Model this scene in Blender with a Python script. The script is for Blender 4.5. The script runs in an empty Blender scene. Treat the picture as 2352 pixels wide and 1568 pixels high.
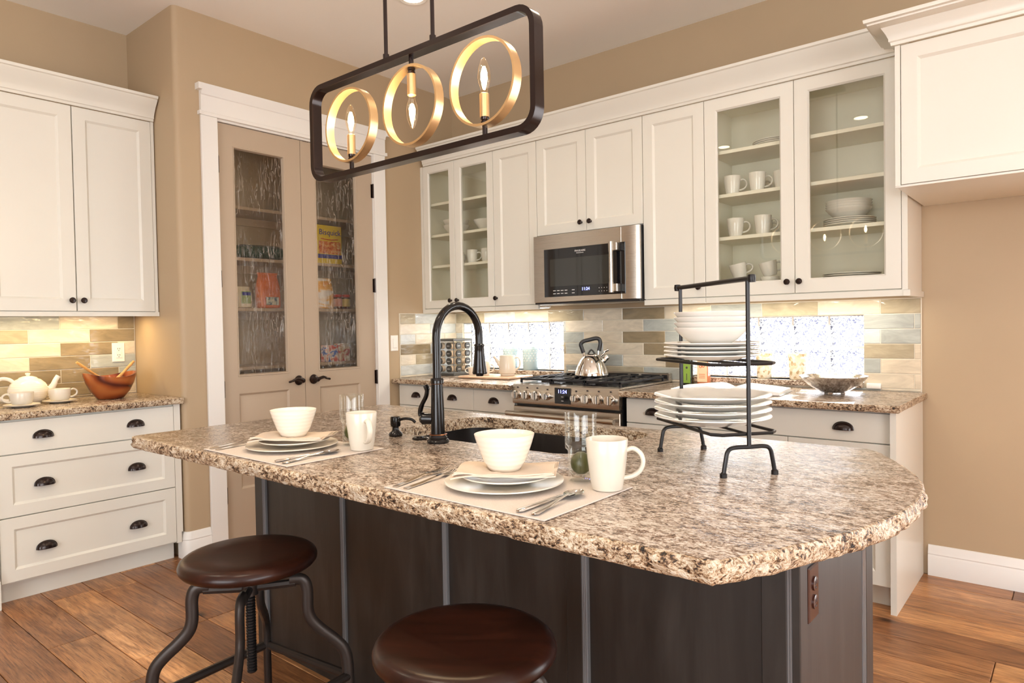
import bpy, bmesh, math, random
from mathutils import Vector, Matrix, noise
from mathutils.geometry import tessellate_polygon
random.seed(7)
SC = bpy.context.scene
COL = SC.collection
PI = math.pi

# ------------------------------------------------------------------ camera
cd = bpy.data.cameras.new('camera'); cam = bpy.data.objects.new('camera', cd); COL.objects.link(cam)
cd.sensor_width = 36.0; cd.lens = 1576.8 / 2352 * 36; cd.clip_start = 0.05; cd.clip_end = 200
_R = Vector((0.7687914, 0.63926461, -0.01733615)); _U = Vector((-0.00098070, 0.02828744, 0.99959935)); _F = Vector((-0.63949889, 0.76846638, -0.02237407))
cam.matrix_world = Matrix(((_R.x, _U.x, -_F.x, 0), (_R.y, _U.y, -_F.y, 0), (_R.z, _U.z, -_F.z, 1.2841), (0, 0, 0, 1)))
SC.camera = cam
# ------------------------------------------------------------------ world, sun, window light, exposure
w = bpy.data.worlds.new('sky'); SC.world = w; w.use_nodes = True
bg = w.node_tree.nodes['Background']; bg.inputs[0].default_value = (0.95, 0.975, 1.0, 1); bg.inputs[1].default_value = 7.0
sd = bpy.data.lights.new('sun', 'SUN'); sd.energy = 26.0; sd.angle = math.radians(1.2); sd.color = (1.0, 0.96, 0.9)
sun = bpy.data.objects.new('sun', sd); COL.objects.link(sun)
sun.rotation_euler = Vector((0.15, -1.0, -0.43)).to_track_quat('-Z', 'Y').to_euler()
def portal(name, loc, direction, sx, sy):
    """marks a window opening for the renderer: the sky's light is sampled through it"""
    d = bpy.data.lights.new(name, 'AREA'); d.shape = 'RECTANGLE'; d.size = sx; d.size_y = sy; d.cycles.is_portal = True
    o = bpy.data.objects.new(name, d); COL.objects.link(o); o.location = loc
    o.rotation_euler = Vector(direction).to_track_quat('-Z', 'Z' if abs(direction[2]) < 0.5 else 'Y').to_euler()
    return o
portal('daylight_front_window', (0.0, -3.56, 1.45), (0, 1, 0), 3.0, 2.4)
portal('daylight_patio_door', (1.75, 4.10, 1.20), (0, -1, 0), 2.0, 2.3)
portal('daylight_right_window', (3.26, -0.5, 1.5), (-1, 0, 0), 3.3, 2.1)
portal('daylight_left_block_window', (-3.315, 4.16, 1.135), (0, -1, 0), 0.98, 0.356)
portal('daylight_right_block_window', (-1.379, 4.16, 1.135), (0, -1, 0), 0.98, 0.356)
vs = SC.view_settings
vs.view_transform = 'Standard'; vs.look = 'None'; vs.exposure = 0.38; vs.gamma = 1.0; vs.use_curve_mapping = False
SC.cycles.use_denoising = True
SC.cycles.use_adaptive_sampling = True; SC.cycles.adaptive_threshold = 0.07
SC.cycles.max_bounces = 8; SC.cycles.diffuse_bounces = 6; SC.cycles.glossy_bounces = 4; SC.cycles.transmission_bounces = 6; SC.cycles.transparent_max_bounces = 16
SC.cycles.sample_clamp_indirect = 6.0
SC.cycles.caustics_reflective = False; SC.cycles.caustics_refractive = False

# ------------------------------------------------------------------ key measures (metres)
XL, XP, YR, YB, ZC = -4.51, -3.891, 1.775, 3.969, 3.105
YU = 3.6115           # door faces of the upper cabinets on the back wall
ZT = 0.915            # all worktops

# ------------------------------------------------------------------ materials
MATS = {}
def newmat(name):
    m = bpy.data.materials.new(name); m.use_nodes = True
    nt = m.node_tree; nt.nodes.clear()
    out = nt.nodes.new('ShaderNodeOutputMaterial')
    MATS[name] = m
    return m, nt, out
def nd(nt, typ, ins=None, **props):
    n = nt.nodes.new(typ)
    for k, v in props.items(): setattr(n, k, v)
    for k, v in (ins or {}).items():
        s = n.inputs[k]
        if isinstance(v, bpy.types.NodeSocket): nt.links.new(v, s)
        else: s.default_value = v
    return n
def c4(c): return (c[0], c[1], c[2], 1.0)
def ramp(nt, fac, stops, interp='LINEAR'):
    r = nt.nodes.new('ShaderNodeValToRGB'); r.color_ramp.interpolation = interp
    e = r.color_ramp.elements
    while len(e) < len(stops): e.new(0.5)
    for i, (p, c) in enumerate(stops):
        e[i].position = p; e[i].color = c4(c) if len(c) == 3 else c
    nt.links.new(fac, r.inputs[0]); return r.outputs[0]
def coords(nt, kind='Object', scale=(1, 1, 1), rand=False):
    tc = nt.nodes.new('ShaderNodeTexCoord'); v = tc.outputs[kind]
    if rand:
        oi = nt.nodes.new('ShaderNodeObjectInfo')
        mu = nd(nt, 'ShaderNodeMath', {0: oi.outputs['Random'], 1: 37.0}, operation='MULTIPLY')
        cb = nd(nt, 'ShaderNodeCombineXYZ', {0: mu.outputs[0], 1: mu.outputs[0], 2: mu.outputs[0]})
        v = nd(nt, 'ShaderNodeVectorMath', {0: v, 1: cb.outputs[0]}, operation='ADD').outputs[0]
    return nd(nt, 'ShaderNodeMapping', {'Vector': v, 'Scale': scale}).outputs[0]
def noi(nt, vec, scale, detail=3, rough=0.55, dist=0.0):
    return nd(nt, 'ShaderNodeTexNoise', {'Vector': vec, 'Scale': scale, 'Detail': detail, 'Roughness': rough, 'Distortion': dist}).outputs[0]
def bump(nt, h, strength, dist=0.01, normal=None):
    ins = {'Height': h, 'Strength': strength, 'Distance': dist}
    if normal: ins['Normal'] = normal
    return nd(nt, 'ShaderNodeBump', ins).outputs[0]
def bsdf(nt, out, col, rough, metal=0.0, nrm=None, **kw):
    ins = {'Base Color': c4(col) if isinstance(col, tuple) else col, 'Roughness': rough, 'Metallic': metal}
    if nrm: ins['Normal'] = nrm
    for k, v in kw.items(): ins[k.replace('_', ' ')] = v
    p = nd(nt, 'ShaderNodeBsdfPrincipled', ins)
    nt.links.new(p.outputs[0], out.inputs[0]); return p
def plain(name, col, rough=0.5, metal=0.0, bscale=0, bstr=0.0, mott=0.0, mscale=3.0, **kw):
    m, nt, out = newmat(name)
    v = coords(nt)
    c = col; n = None
    if mott:
        f = noi(nt, v, mscale, 4)
        c = ramp(nt, f, [(0.25, tuple(x * (1 - mott) for x in col)), (0.75, tuple(min(1, x * (1 + mott)) for x in col))])
    if bscale: n = bump(nt, noi(nt, v, bscale, 3), bstr, 0.002)
    bsdf(nt, out, c, rough, metal, n, **kw); return m
def emit(name, col, strength):
    m, nt, out = newmat(name)
    e = nd(nt, 'ShaderNodeEmission', {'Color': c4(col), 'Strength': strength}); nt.links.new(e.outputs[0], out.inputs[0]); return m
def outer_ior(nt, ior):
    """the same reflectance on both faces of a thin pane"""
    bf = nt.nodes.new('ShaderNodeNewGeometry').outputs['Backfacing']
    return nd(nt, 'ShaderNodeMapRange', {0: bf, 3: ior, 4: 1.0 / ior}).outputs[0]
def clearglass(name, tint=(0.95, 0.97, 0.94), refl=1.0, rough=0.0, nscale=None, nstr=0.0):
    m, nt, out = newmat(name)
    n = None
    if nscale:
        n = bump(nt, noi(nt, coords(nt, scale=nscale), 1.0, 3), nstr, 0.01)
    t = nd(nt, 'ShaderNodeBsdfTransparent', {'Color': c4(tint)})
    ins = {'Color': (refl, refl, refl, 1), 'Roughness': rough}
    if n: ins['Normal'] = n
    g = nd(nt, 'ShaderNodeBsdfGlossy', ins)
    fi = {'IOR': outer_ior(nt, 1.5)}
    if n: fi['Normal'] = n
    fr = nd(nt, 'ShaderNodeFresnel', fi)
    mx = nd(nt, 'ShaderNodeMixShader', {0: fr.outputs[0], 1: t.outputs[0], 2: g.outputs[0]})
    nt.links.new(mx.outputs[0], out.inputs[0]); return m

wall_m = plain('tan_wall_paint', (0.44, 0.335, 0.215), 0.55, bscale=60, bstr=0.12, mott=0.03, mscale=1.5)
ceil_m = plain('ceiling_paint', (0.93, 0.925, 0.90), 0.9, bscale=80, bstr=0.1)
white_m = plain('cabinet_white_paint', (0.71, 0.70, 0.635), 0.32, mott=0.015, mscale=2)
trim_m = plain('trim_white_paint', (0.78, 0.775, 0.75), 0.35)
doorp_m = plain('pantry_door_taupe_paint', (0.43, 0.345, 0.26), 0.4)
inter_m = plain('cabinet_interior', (0.80, 0.77, 0.66), 0.5)
bronze_m = plain('oil_rubbed_bronze', (0.030, 0.016, 0.012), 0.25, 0.35, coat_weight=0.0) if False else plain('oil_rubbed_bronze', (0.022, 0.012, 0.010), 0.2, 0.4)
faucet_m = plain('black_bronze', (0.009, 0.0075, 0.0075), 0.14, 0.3)
iron_m = plain('black_iron', (0.016, 0.014, 0.014), 0.33, 0.5)
gun_m = plain('stool_gunmetal', (0.045, 0.036, 0.032), 0.38, 0.6)
gold_m = plain('brushed_gold', (0.78, 0.53, 0.27), 0.32, 0.9)
china_m = plain('cream_china', (0.68, 0.63, 0.535), 0.2)
white_china = plain('white_china', (0.73, 0.71, 0.665), 0.10)
chrome_m = plain('polished_steel', (0.80, 0.78, 0.75), 0.09, 1.0)
silver_m = plain('hammered_silver', (0.80, 0.79, 0.78), 0.14, 1.0, bscale=45, bstr=0.5)
black_glass = plain('black_glass', (0.006, 0.006, 0.008), 0.04)
black_m = plain('black_plastic', (0.012, 0.012, 0.014), 0.4)
castiron_m = plain('cast_iron', (0.02, 0.021, 0.026), 0.35, 0.3, bscale=200, bstr=0.2)
sink_m = plain('black_composite', (0.010, 0.008, 0.008), 0.35)
linen_m = plain('linen_cloth', (0.66, 0.55, 0.44), 0.9, bscale=500, bstr=0.4)
mat_m = plain('woven_placemat', (0.66, 0.59, 0.53), 0.75, bscale=900, bstr=0.6, mott=0.1, mscale=300)
plate_white = plain('switch_plate_white', (0.82, 0.80, 0.76), 0.35)
brown_pl = plain('brown_plastic', (0.05, 0.016, 0.01), 0.25)
grout_m = plain('grout', (0.70, 0.66, 0.56), 0.85)
mortar_m = plain('white_mortar', (0.80, 0.80, 0.78), 0.8)
paper_m = plain('paper', (0.86, 0.85, 0.82), 0.7)
glass_m = clearglass('clear_glass', (0.975, 0.98, 0.955))
tumbler_m = clearglass('drinking_glass', (0.98, 0.99, 0.98))
bulbglass_m = clearglass('bulb_glass', (1.0, 0.95, 0.85))
lime_m = plain('lime_green', (0.055, 0.06, 0.008), 0.35, mott=0.3, mscale=30)
blue_can = plain('blue_glaze', (0.33, 0.43, 0.46), 0.25)
board_m = plain('light_wood_board', (0.62, 0.42, 0.28), 0.5)
spoon_wood = plain('light_olive_wood', (0.62, 0.33, 0.10), 0.4, mott=0.25, mscale=20)
shelf_pantry = plain('pantry_shelf_paint', (0.50, 0.38, 0.27), 0.5)
bulb_m = emit('bulb_filament', (1.0, 0.72, 0.38), 60.0)
can_m = emit('ceiling_lamp_glow', (1.0, 0.82, 0.58), 14.0)
strip_m = emit('under_cabinet_strip_glow', (1.0, 0.90, 0.74), 9.0)
led_m = emit('blue_clock_digits', (0.22, 0.25, 1.0), 5.0)
print_w = plain('white_print', (0.75, 0.75, 0.75), 0.5)
print_d = plain('dark_print', (0.05, 0.04, 0.04), 0.6)

def mk_steel():
    m, nt, out = newmat('brushed_stainless')
    v = coords(nt, scale=(3, 60, 1100))
    f = noi(nt, v, 1.0, 3)
    r = nd(nt, 'ShaderNodeMapRange', {0: f, 3: 0.25, 4: 0.31})
    bsdf(nt, out, (0.54, 0.50, 0.445), r.outputs[0], 1.0, bump(nt, f, 0.004, 0.001)); return m
steel_m = mk_steel()
def mk_granite(name, warm, edge=False):
    m, nt, out = newmat(name)
    v = coords(nt, 'Object', (0.8, 1.3, 1.2))
    va = coords(nt, 'Object', (1, 1, 1))
    f1 = noi(nt, v, 95, 4, 0.75, 0.8)
    f2 = noi(nt, v, 22, 4, 0.65, 0.5)
    f3 = noi(nt, va, 210, 3, 0.6)
    mixv = nd(nt, 'ShaderNodeMath', {0: f2, 1: 0.42}, operation='MULTIPLY').outputs[0]
    s = nd(nt, 'ShaderNodeMath', {0: f1, 1: mixv}, operation='ADD').outputs[0]
    s = nd(nt, 'ShaderNodeMath', {0: s, 1: nd(nt, 'ShaderNodeMath', {0: f3, 1: 0.25}, operation='MULTIPLY').outputs[0]}, operation='ADD').outputs[0]
    c = ramp(nt, s, [(0.66, (0.030, 0.018, 0.012)), (0.745, (0.12, 0.07, 0.042)), (0.80, (0.275, 0.20, 0.145)), (0.87, (0.45, 0.37, 0.295)), (0.96, (0.60, 0.535, 0.455))]) if not edge else \
        ramp(nt, s, [(0.68, (0.012, 0.009, 0.007)), (0.745, (0.10, 0.05, 0.025)), (0.80, (0.36, 0.23, 0.13)), (0.87, (0.56, 0.44, 0.30)), (0.96, (0.70, 0.62, 0.50))])
    h = noi(nt, v, 72, 3, 0.7, 0.5)
    if edge: bsdf(nt, out, c, 0.45, 0, bump(nt, h, 1.0, 0.009))
    else: bsdf(nt, out, c, 0.18, 0, bump(nt, h, 0.45, 0.006))
    return m
granite_m = mk_granite('speckled_granite', True)
granite_e = mk_granite('chiselled_granite_edge', True, True)
def mk_darkwood():
    m, nt, out = newmat('dark_stained_alder')
    v = coords(nt, 'Object', (9, 9, 1.1), rand=True)
    f = noi(nt, v, 1.6, 5, 0.6, 0.6)
    g = noi(nt, coords(nt, 'Object', (120, 120, 3), rand=True), 1.0, 2)
    c = ramp(nt, f, [(0.25, (0.009, 0.0068, 0.0055)), (0.5, (0.018, 0.0145, 0.0125)), (0.75, (0.034, 0.029, 0.0255))])
    kn = nd(nt, 'ShaderNodeTexVoronoi', {'Vector': coords(nt, 'Object', (2.6, 2.6, 1.5), rand=True), 'Scale': 1.0, 'Randomness': 1.0}).outputs[0]
    k = ramp(nt, kn, [(0.03, (0.35, 0.2, 0.15)), (0.13, (1, 1, 1))])
    c = nd(nt, 'ShaderNodeMixRGB', {0: 1.0, 1: c, 2: k}, blend_type='MULTIPLY').outputs[0]
    bsdf(nt, out, c, 0.42, 0, bump(nt, g, 0.06, 0.002)); return m
darkwood_m = mk_darkwood()
def mk_stoolwood():
    m, nt, out = newmat('mahogany_seat')
    v = coords(nt, 'Object', (3, 22, 3), rand=True)
    f = noi(nt, v, 1.5, 5, 0.6, 0.5)
    c = ramp(nt, f, [(0.25, (0.010, 0.0035, 0.002)), (0.55, (0.024, 0.0070, 0.004)), (0.8, (0.044, 0.013, 0.007))])
    bsdf(nt, out, c, 0.28, 0, bump(nt, f, 0.03, 0.003), Specular_IOR_Level=0.3); return m
seat_m = mk_stoolwood()
def mk_plank():
    m, nt, out = newmat('rustic_oak_plank')
    oi = nt.nodes.new('ShaderNodeObjectInfo')
    v = coords(nt, 'Object', (1.0, 11, 1), rand=True)
    f = noi(nt, v, 2.4, 8, 0.68, 1.6)
    g = noi(nt, coords(nt, 'Object', (9, 210, 1), rand=True), 1.0, 5, 0.7, 0.3)
    big = noi(nt, coords(nt, 'Object', (2.2, 4.5, 1), rand=True), 1.6, 3, 0.6, 0.6)
    c1 = ramp(nt, f, [(0.24, (0.11, 0.047, 0.018)), (0.42, (0.29, 0.138, 0.056)), (0.58, (0.43, 0.225, 0.10)), (0.80, (0.58, 0.35, 0.18))])
    c2 = ramp(nt, g, [(0.36, (0.45, 0.40, 0.36)), (0.50, (1, 1, 1))])
    c3 = ramp(nt, big, [(0.25, (0.6, 0.55, 0.5)), (0.45, (0.95, 0.93, 0.9)), (0.7, (1.2, 1.14, 1.05))])
    tone = ramp(nt, oi.outputs['Random'], [(0.0, (0.62, 0.52, 0.46)), (0.35, (0.95, 0.86, 0.78)), (0.7, (1.2, 1.17, 1.08)), (1.0, (1.45, 1.48, 1.45))])
    for x in (c2, c3, tone):
        c1 = nd(nt, 'ShaderNodeMixRGB', {0: 1.0, 1: c1, 2: x}, blend_type='MULTIPLY').outputs[0]
    kn = nd(nt, 'ShaderNodeTexVoronoi', {'Vector': coords(nt, 'Object', (1.7, 3.2, 1), rand=True), 'Scale': 1.0}).outputs[0]
    k = ramp(nt, kn, [(0.02, (0.12, 0.08, 0.06)), (0.09, (1, 1, 1))])
    c1 = nd(nt, 'ShaderNodeMixRGB', {0: 1.0, 1: c1, 2: k}, blend_type='MULTIPLY').outputs[0]
    r = nd(nt, 'ShaderNodeMapRange', {0: g, 3: 0.24, 4: 0.40}).outputs[0]
    bsdf(nt, out, c1, r, 0, bump(nt, g, 0.10, 0.002)); return m
plank_m = mk_plank()
def mk_tile(name, col):
    m, nt, out = newmat(name)
    v = coords(nt, 'Object', (6, 6, 16), rand=True)
    f = noi(nt, v, 1.0, 4, 0.55, 1.4)
    c = ramp(nt, f, [(0.28, tuple(x * 0.80 for x in col)), (0.72, tuple(min(1, x * 1.14) for x in col))])
    h = noi(nt, coords(nt, 'Object', (9, 9, 22), rand=True), 1.0, 2, 0.5, 0.8)
    bsdf(nt, out, c, 0.08, 0, bump(nt, h, 0.5, 0.006)); return m
TILE = {'c': mk_tile('cream_tile', (0.66, 0.585, 0.46)), 'b': mk_tile('brown_tile', (0.27, 0.215, 0.135)), 'g': mk_tile('grey_blue_tile', (0.40, 0.425, 0.40)),
        't': mk_tile('taupe_tile', (0.42, 0.365, 0.26)), 'p': mk_tile('pale_blue_tile', (0.56, 0.59, 0.58)), 'i': mk_tile('ivory_tile', (0.72, 0.66, 0.55))}
def mk_block():
    m, nt, out = newmat('patterned_glass_block')
    v = coords(nt, 'Object', (1, 1, 1))
    f = noi(nt, v, 42, 2, 0.5, 1.8)
    r = ramp(nt, f, [(0.37, (1, 1, 1)), (0.40, (0.045, 0.045, 0.075)), (0.50, (0.035, 0.035, 0.065)), (0.53, (1, 1, 1))])
    t = nd(nt, 'ShaderNodeBsdfTransparent', {'Color': r})
    g = nd(nt, 'ShaderNodeBsdfGlossy', {'Color': (0.9, 0.92, 0.95, 1), 'Roughness': 0.12, 'Normal': bump(nt, f, 0.5, 0.01)})
    d = nd(nt, 'ShaderNodeBsdfTranslucent', {'Color': (0.8, 0.85, 0.9, 1)})
    m1 = nd(nt, 'ShaderNodeMixShader', {0: 0.03, 1: t.outputs[0], 2: d.outputs[0]})
    m2 = nd(nt, 'ShaderNodeMixShader', {0: 0.08, 1: m1.outputs[0], 2: g.outputs[0]})
    nt.links.new(m2.outputs[0], out.inputs[0]); return m
block_m = mk_block()
def mk_seeded():
    m, nt, out = newmat('seeded_antique_glass')
    v = coords(nt, 'Object', (15, 1, 2.6))
    f = noi(nt, v, 2.2, 3, 0.6, 0.8)
    s = nd(nt, 'ShaderNodeTexVoronoi', {'Vector': coords(nt, 'Object', (80, 1, 55)), 'Scale': 1.0}).outputs[0]
    sp = ramp(nt, s, [(0.0, (1, 1, 1)), (0.16, (0, 0, 0))])
    rg_ = ramp(nt, noi(nt, coords(nt, 'Object', (26, 1, 3.4)), 1.6, 2, 0.5, 1.6), [(0.475, (0, 0, 0)), (0.497, (1, 1, 1)), (0.519, (0, 0, 0))])
    pm_ = ramp(nt, noi(nt, coords(nt, 'Object', (5, 1, 3)), 1.3, 2, 0.5, 0.4), [(0.42, (0.04, 0.04, 0.04)), (0.60, (1, 1, 1))])
    rg_ = nd(nt, 'ShaderNodeMath', {0: rg_, 1: pm_}, operation='MULTIPLY').outputs[0]
    f = nd(nt, 'ShaderNodeMath', {0: f, 1: nd(nt, 'ShaderNodeMath', {0: rg_, 1: 0.28}, operation='MULTIPLY').outputs[0]}, operation='ADD').outputs[0]
    h = nd(nt, 'ShaderNodeMath', {0: f, 1: nd(nt, 'ShaderNodeMath', {0: sp, 1: 0.16}, operation='MULTIPLY').outputs[0]}, operation='ADD').outputs[0]
    n = bump(nt, h, 0.8, 0.012)
    t = nd(nt, 'ShaderNodeBsdfTransparent', {'Color': (0.93, 0.91, 0.87, 1)})
    g = nd(nt, 'ShaderNodeBsdfGlossy', {'Color': (1, 1, 1, 1), 'Roughness': 0.03, 'Normal': n})
    fr = nd(nt, 'ShaderNodeFresnel', {'IOR': outer_ior(nt, 1.6), 'Normal': n})
    amt = nd(nt, 'ShaderNodeMath', {0: nd(nt, 'ShaderNodeMath', {0: rg_, 1: sp}, operation='MAXIMUM').outputs[0], 1: 2.2, 2: 0.42}, operation='MULTIPLY_ADD').outputs[0]
    k = nd(nt, 'ShaderNodeMath', {0: fr.outputs[0], 1: amt}, operation='MULTIPLY', use_clamp=True).outputs[0]
    mx = nd(nt, 'ShaderNodeMixShader', {0: k, 1: t.outputs[0], 2: g.outputs[0]})
    nt.links.new(mx.outputs[0], out.inputs[0]); return m
seeded_m = mk_seeded()
def mk_bowlwood():
    m, nt, out = newmat('carved_red_wood')
    v = coords(nt, 'Object', (4, 4, 9))
    f = nd(nt, 'ShaderNodeTexWave', {'Vector': v, 'Scale': 0.55, 'Distortion': 9.0, 'Detail': 2.0}, bands_direction='DIAGONAL').outputs[1]
    c = ramp(nt, f, [(0.0, (0.075, 0.012, 0.006)), (0.2, (0.19, 0.038, 0.010)), (0.6, (0.30, 0.072, 0.017)), (1.0, (0.38, 0.115, 0.028))])
    bsdf(nt, out, c, 0.18); return m
bowlwood_m = mk_bowlwood()
def mk_mosaic():
    m, nt, out = newmat('shell_mosaic')
    f = nd(nt, 'ShaderNodeTexVoronoi', {'Vector': coords(nt), 'Scale': 70.0})
    c = ramp(nt, nd(nt, 'ShaderNodeSeparateColor', {0: f.outputs[1]}).outputs[0], [(0, (0.45, 0.33, 0.18)), (0.5, (0.75, 0.66, 0.48)), (1, (0.85, 0.80, 0.68))])
    bsdf(nt, out, c, 0.2); return m
mosaic_m = mk_mosaic()
def mk_print(name, stops, scale=(6, 6, 9)):
    m, nt, out = newmat(name)
    f = noi(nt, coords(nt, 'Object', scale), 1.0, 3, 0.6, 0.5)
    bsdf(nt, out, ramp(nt, f, stops), 0.45); return m

# ------------------------------------------------------------------ geometry helpers
class B:
    """collects shapes in one bmesh"""
    def __init__(s): s.bm = bmesh.new(); s.m = Matrix.Identity(4)
    def v(s, p): return s.bm.verts.new(s.m @ Vector(p))
    def f(s, vs):
        try: return s.bm.faces.new(vs)
        except ValueError: return None
    def box(s, x0, x1, y0, y1, z0, z1, bev=0.0, seg=1):
        vs = [s.v((x, y, z)) for z in (z0, z1) for y in (y0, y1) for x in (x0, x1)]
        fs = [s.f([vs[i] for i in q]) for q in ((0, 2, 3, 1), (4, 5, 7, 6), (0, 1, 5, 4), (2, 6, 7, 3), (0, 4, 6, 2), (1, 3, 7, 5))]
        if bev:
            es = set(e for f in fs for e in f.edges)
            bmesh.ops.bevel(s.bm, geom=list(es), offset=bev, segments=seg, affect='EDGES', profile=0.5)
        return s
    def lathe(s, prof, n=24, c=(0, 0, 0), sq=None):
        rings = []
        for r, z in prof:
            if r < 1e-6: rings.append([s.v((c[0], c[1], c[2] + z))])
            else: rings.append([s.v((c[0] + r * math.cos(2 * PI * i / n), c[1] + r * math.sin(2 * PI * i / n), c[2] + z)) for i in range(n)])
        for a, b in zip(rings, rings[1:]):
            for i in range(n):
                j = (i + 1) % n
                if len(a) == 1 and len(b) == 1: continue
                if len(a) == 1: s.f([a[0], b[i], b[j]])
                elif len(b) == 1: s.f([a[i], a[j], b[0]])
                else: s.f([a[i], a[j], b[j], b[i]])
        return s
    def tube(s, pts, r, n=8, closed=False, caps=True, flat=None):
        pts = [Vector(p) for p in pts]; m = len(pts)
        rs = r if isinstance(r, (list, tuple)) else [r] * m
        def tang(i):
            if closed: d = pts[(i + 1) % m] - pts[i - 1]
            else: d = pts[min(i + 1, m - 1)] - pts[max(i - 1, 0)]
            return d.normalized() if d.length > 1e-9 else Vector((0, 0, 1))
        t = tang(0); up = Vector((0, 0, 1)) if abs(t.z) < 0.9 else Vector((1, 0, 0))
        u = t.cross(up).normalized(); rings = []
        for i in range(m):
            t2 = tang(i); u = (u - t2 * u.dot(t2)); u = u.normalized() if u.length > 1e-9 else t2.orthogonal().normalized()
            w_ = t2.cross(u)
            fu, fw = flat if flat else (1, 1)
            rings.append([s.v(pts[i] + (u * math.cos(2 * PI * k / n) * fu + w_ * math.sin(2 * PI * k / n) * fw) * rs[i]) for k in range(n)])
        rng = range(m) if closed else range(m - 1)
        for i in rng:
            a, b = rings[i], rings[(i + 1) % m]
            for k in range(n): s.f([a[k], a[(k + 1) % n], b[(k + 1) % n], b[k]])
        if caps and not closed: s.f(rings[0][::-1]); s.f(rings[-1])
        return s
    def rings(s, loops, cap0=True, cap1=True, closed=False):
        """loops: lists of equally many points, joined by quads"""
        R = [[s.v(p) for p in l] for l in loops]; n = len(R[0])
        prs = list(zip(R, R[1:])) + ([(R[-1], R[0])] if closed else [])
        for a, b in prs:
            for k in range(n): s.f([a[k], a[(k + 1) % n], b[(k + 1) % n], b[k]])
        if not closed:
            if cap0: s.f(R[0][::-1])
            if cap1: s.f(R[-1])
        return s
    def steps(s, lv, cap0=True, cap1=True, closed=False):
        """rectangles (x0,x1,z0,z1) at depth y, joined in sequence: panels, frames, mouldings"""
        return s.rings([[(x0, y, z0), (x1, y, z0), (x1, y, z1), (x0, y, z1)] for (x0, x1, z0, z1, y) in lv], cap0, cap1, closed)
    def prism(s, poly, z0, z1):
        a = [s.v((p[0], p[1], z0)) for p in poly]; b = [s.v((p[0], p[1], z1)) for p in poly]; n = len(poly)
        for k in range(n): s.f([a[k], a[(k + 1) % n], b[(k + 1) % n], b[k]])
        s.f(a[::-1]); s.f(b); return s
    def sweep(s, prof, path, closed=False):
        """prof: (d, z), d measured to the right of the path direction; mitred corners"""
        P = [Vector((p[0], p[1])) for p in path]; n = len(P); rows = []
        for i in range(n):
            dirs = []
            if closed or i > 0: dirs.append((P[i] - P[i - 1]).normalized())
            if closed or i < n - 1: dirs.append((P[(i + 1) % n] - P[i]).normalized())
            ns = [Vector((d.y, -d.x)) for d in dirs]
            mt = sum(ns, Vector((0, 0))).normalized(); k = 1.0 / max(0.3, mt.dot(ns[0]))
            rows.append([s.v((P[i].x + mt.x * d * k, P[i].y + mt.y * d * k, z)) for d, z in prof])
        m = len(prof)
        for i in range(n if closed else n - 1):
            a, b = rows[i], rows[(i + 1) % n]
            for k in range(m): s.f([a[k], a[(k + 1) % m], b[(k + 1) % m], b[k]])
        if not closed: s.f(rows[0][::-1]); s.f(rows[-1])
        return s
    def sphere(s, c, r, n=14, sc=(1, 1, 1)):
        k = 8; pr = [(math.sin(PI * i / k) * r, -math.cos(PI * i / k) * r) for i in range(k + 1)]
        o = s.m.copy(); s.m = s.m @ Matrix.Translation(c) @ Matrix.Diagonal((sc[0], sc[1], sc[2], 1)); pr[0] = (0, -r); pr[-1] = (0, r)
        s.lathe(pr, n); s.m = o; return s
    def mesh(s, name, mat, angle=35):
        bmesh.ops.recalc_face_normals(s.bm, faces=s.bm.faces[:])
        me = bpy.data.meshes.new(name); s.bm.to_mesh(me); s.bm.free()
        mats = mat if isinstance(mat, (list, tuple)) else [mat]
        for x in mats: me.materials.append(x)
        me.polygons.foreach_set('use_smooth', [True] * len(me.polygons))
        me.set_sharp_from_angle(angle=math.radians(angle))
        return me
def link(name, data, parent=None, loc=None, rz=0.0):
    o = bpy.data.objects.new(name, data); COL.objects.link(o)
    if parent is not None: o.parent = parent
    if loc is not None: o.location = loc
    if rz: o.rotation_euler = (0, 0, rz)
    return o
def tag(o, label=None, cat=None, group=None, kind=None):
    if label: o['label'] = label
    if cat: o['category'] = cat
    if group: o['group'] = group
    if kind: o['kind'] = kind
    return o
def thing(name, label, cat, loc=(0, 0, 0), rz=0.0, group=None):
    return tag(link(name, None, None, loc, rz), label, cat, group)
def part(name, b, mat, parent, label=None, angle=35):
    o = link(name, b.mesh(name, mat, angle), parent)
    if label: o['label'] = label
    return o
def solo(name, b, mat, label, cat, loc=(0, 0, 0), rz=0.0, group=None, angle=35):
    return tag(link(name, b.mesh(name, mat, angle), None, loc, rz), label, cat, group)
def struct(name, b, mat, label=None, angle=35):
    return tag(link(name, b.mesh(name, mat, angle)), label, kind='structure')
def copy_tree(o, parent=None):
    c = o.copy(); COL.objects.link(c); c.parent = parent
    for ch in list(o.children): copy_tree(ch, c)
    return c
def dup(o, label, loc, rz=None, group=None):
    c = copy_tree(o); c['label'] = label; c.location = loc
    if rz is not None: c.rotation_euler = (0, 0, rz)
    if group: c['group'] = group
    return c
def text(name, s, size, mat, parent, M, ext=0.0006, label=None, align='CENTER', font_scale=1.0):
    cu = bpy.data.curves.new(name, 'FONT'); cu.body = s; cu.size = size; cu.extrude = ext; cu.align_x = align; cu.resolution_u = 2
    t = bpy.data.objects.new('tmp_text', cu); COL.objects.link(t)
    dg = bpy.context.evaluated_depsgraph_get(); me = bpy.data.meshes.new_from_object(t.evaluated_get(dg))
    bpy.data.objects.remove(t); bpy.data.curves.remove(cu)
    me.transform(M @ Matrix.Diagonal((font_scale, 1, 1, 1))); me.materials.clear(); me.materials.append(mat); me.name = name
    o = link(name, me, parent)
    if label: o['label'] = label
    return o
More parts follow.
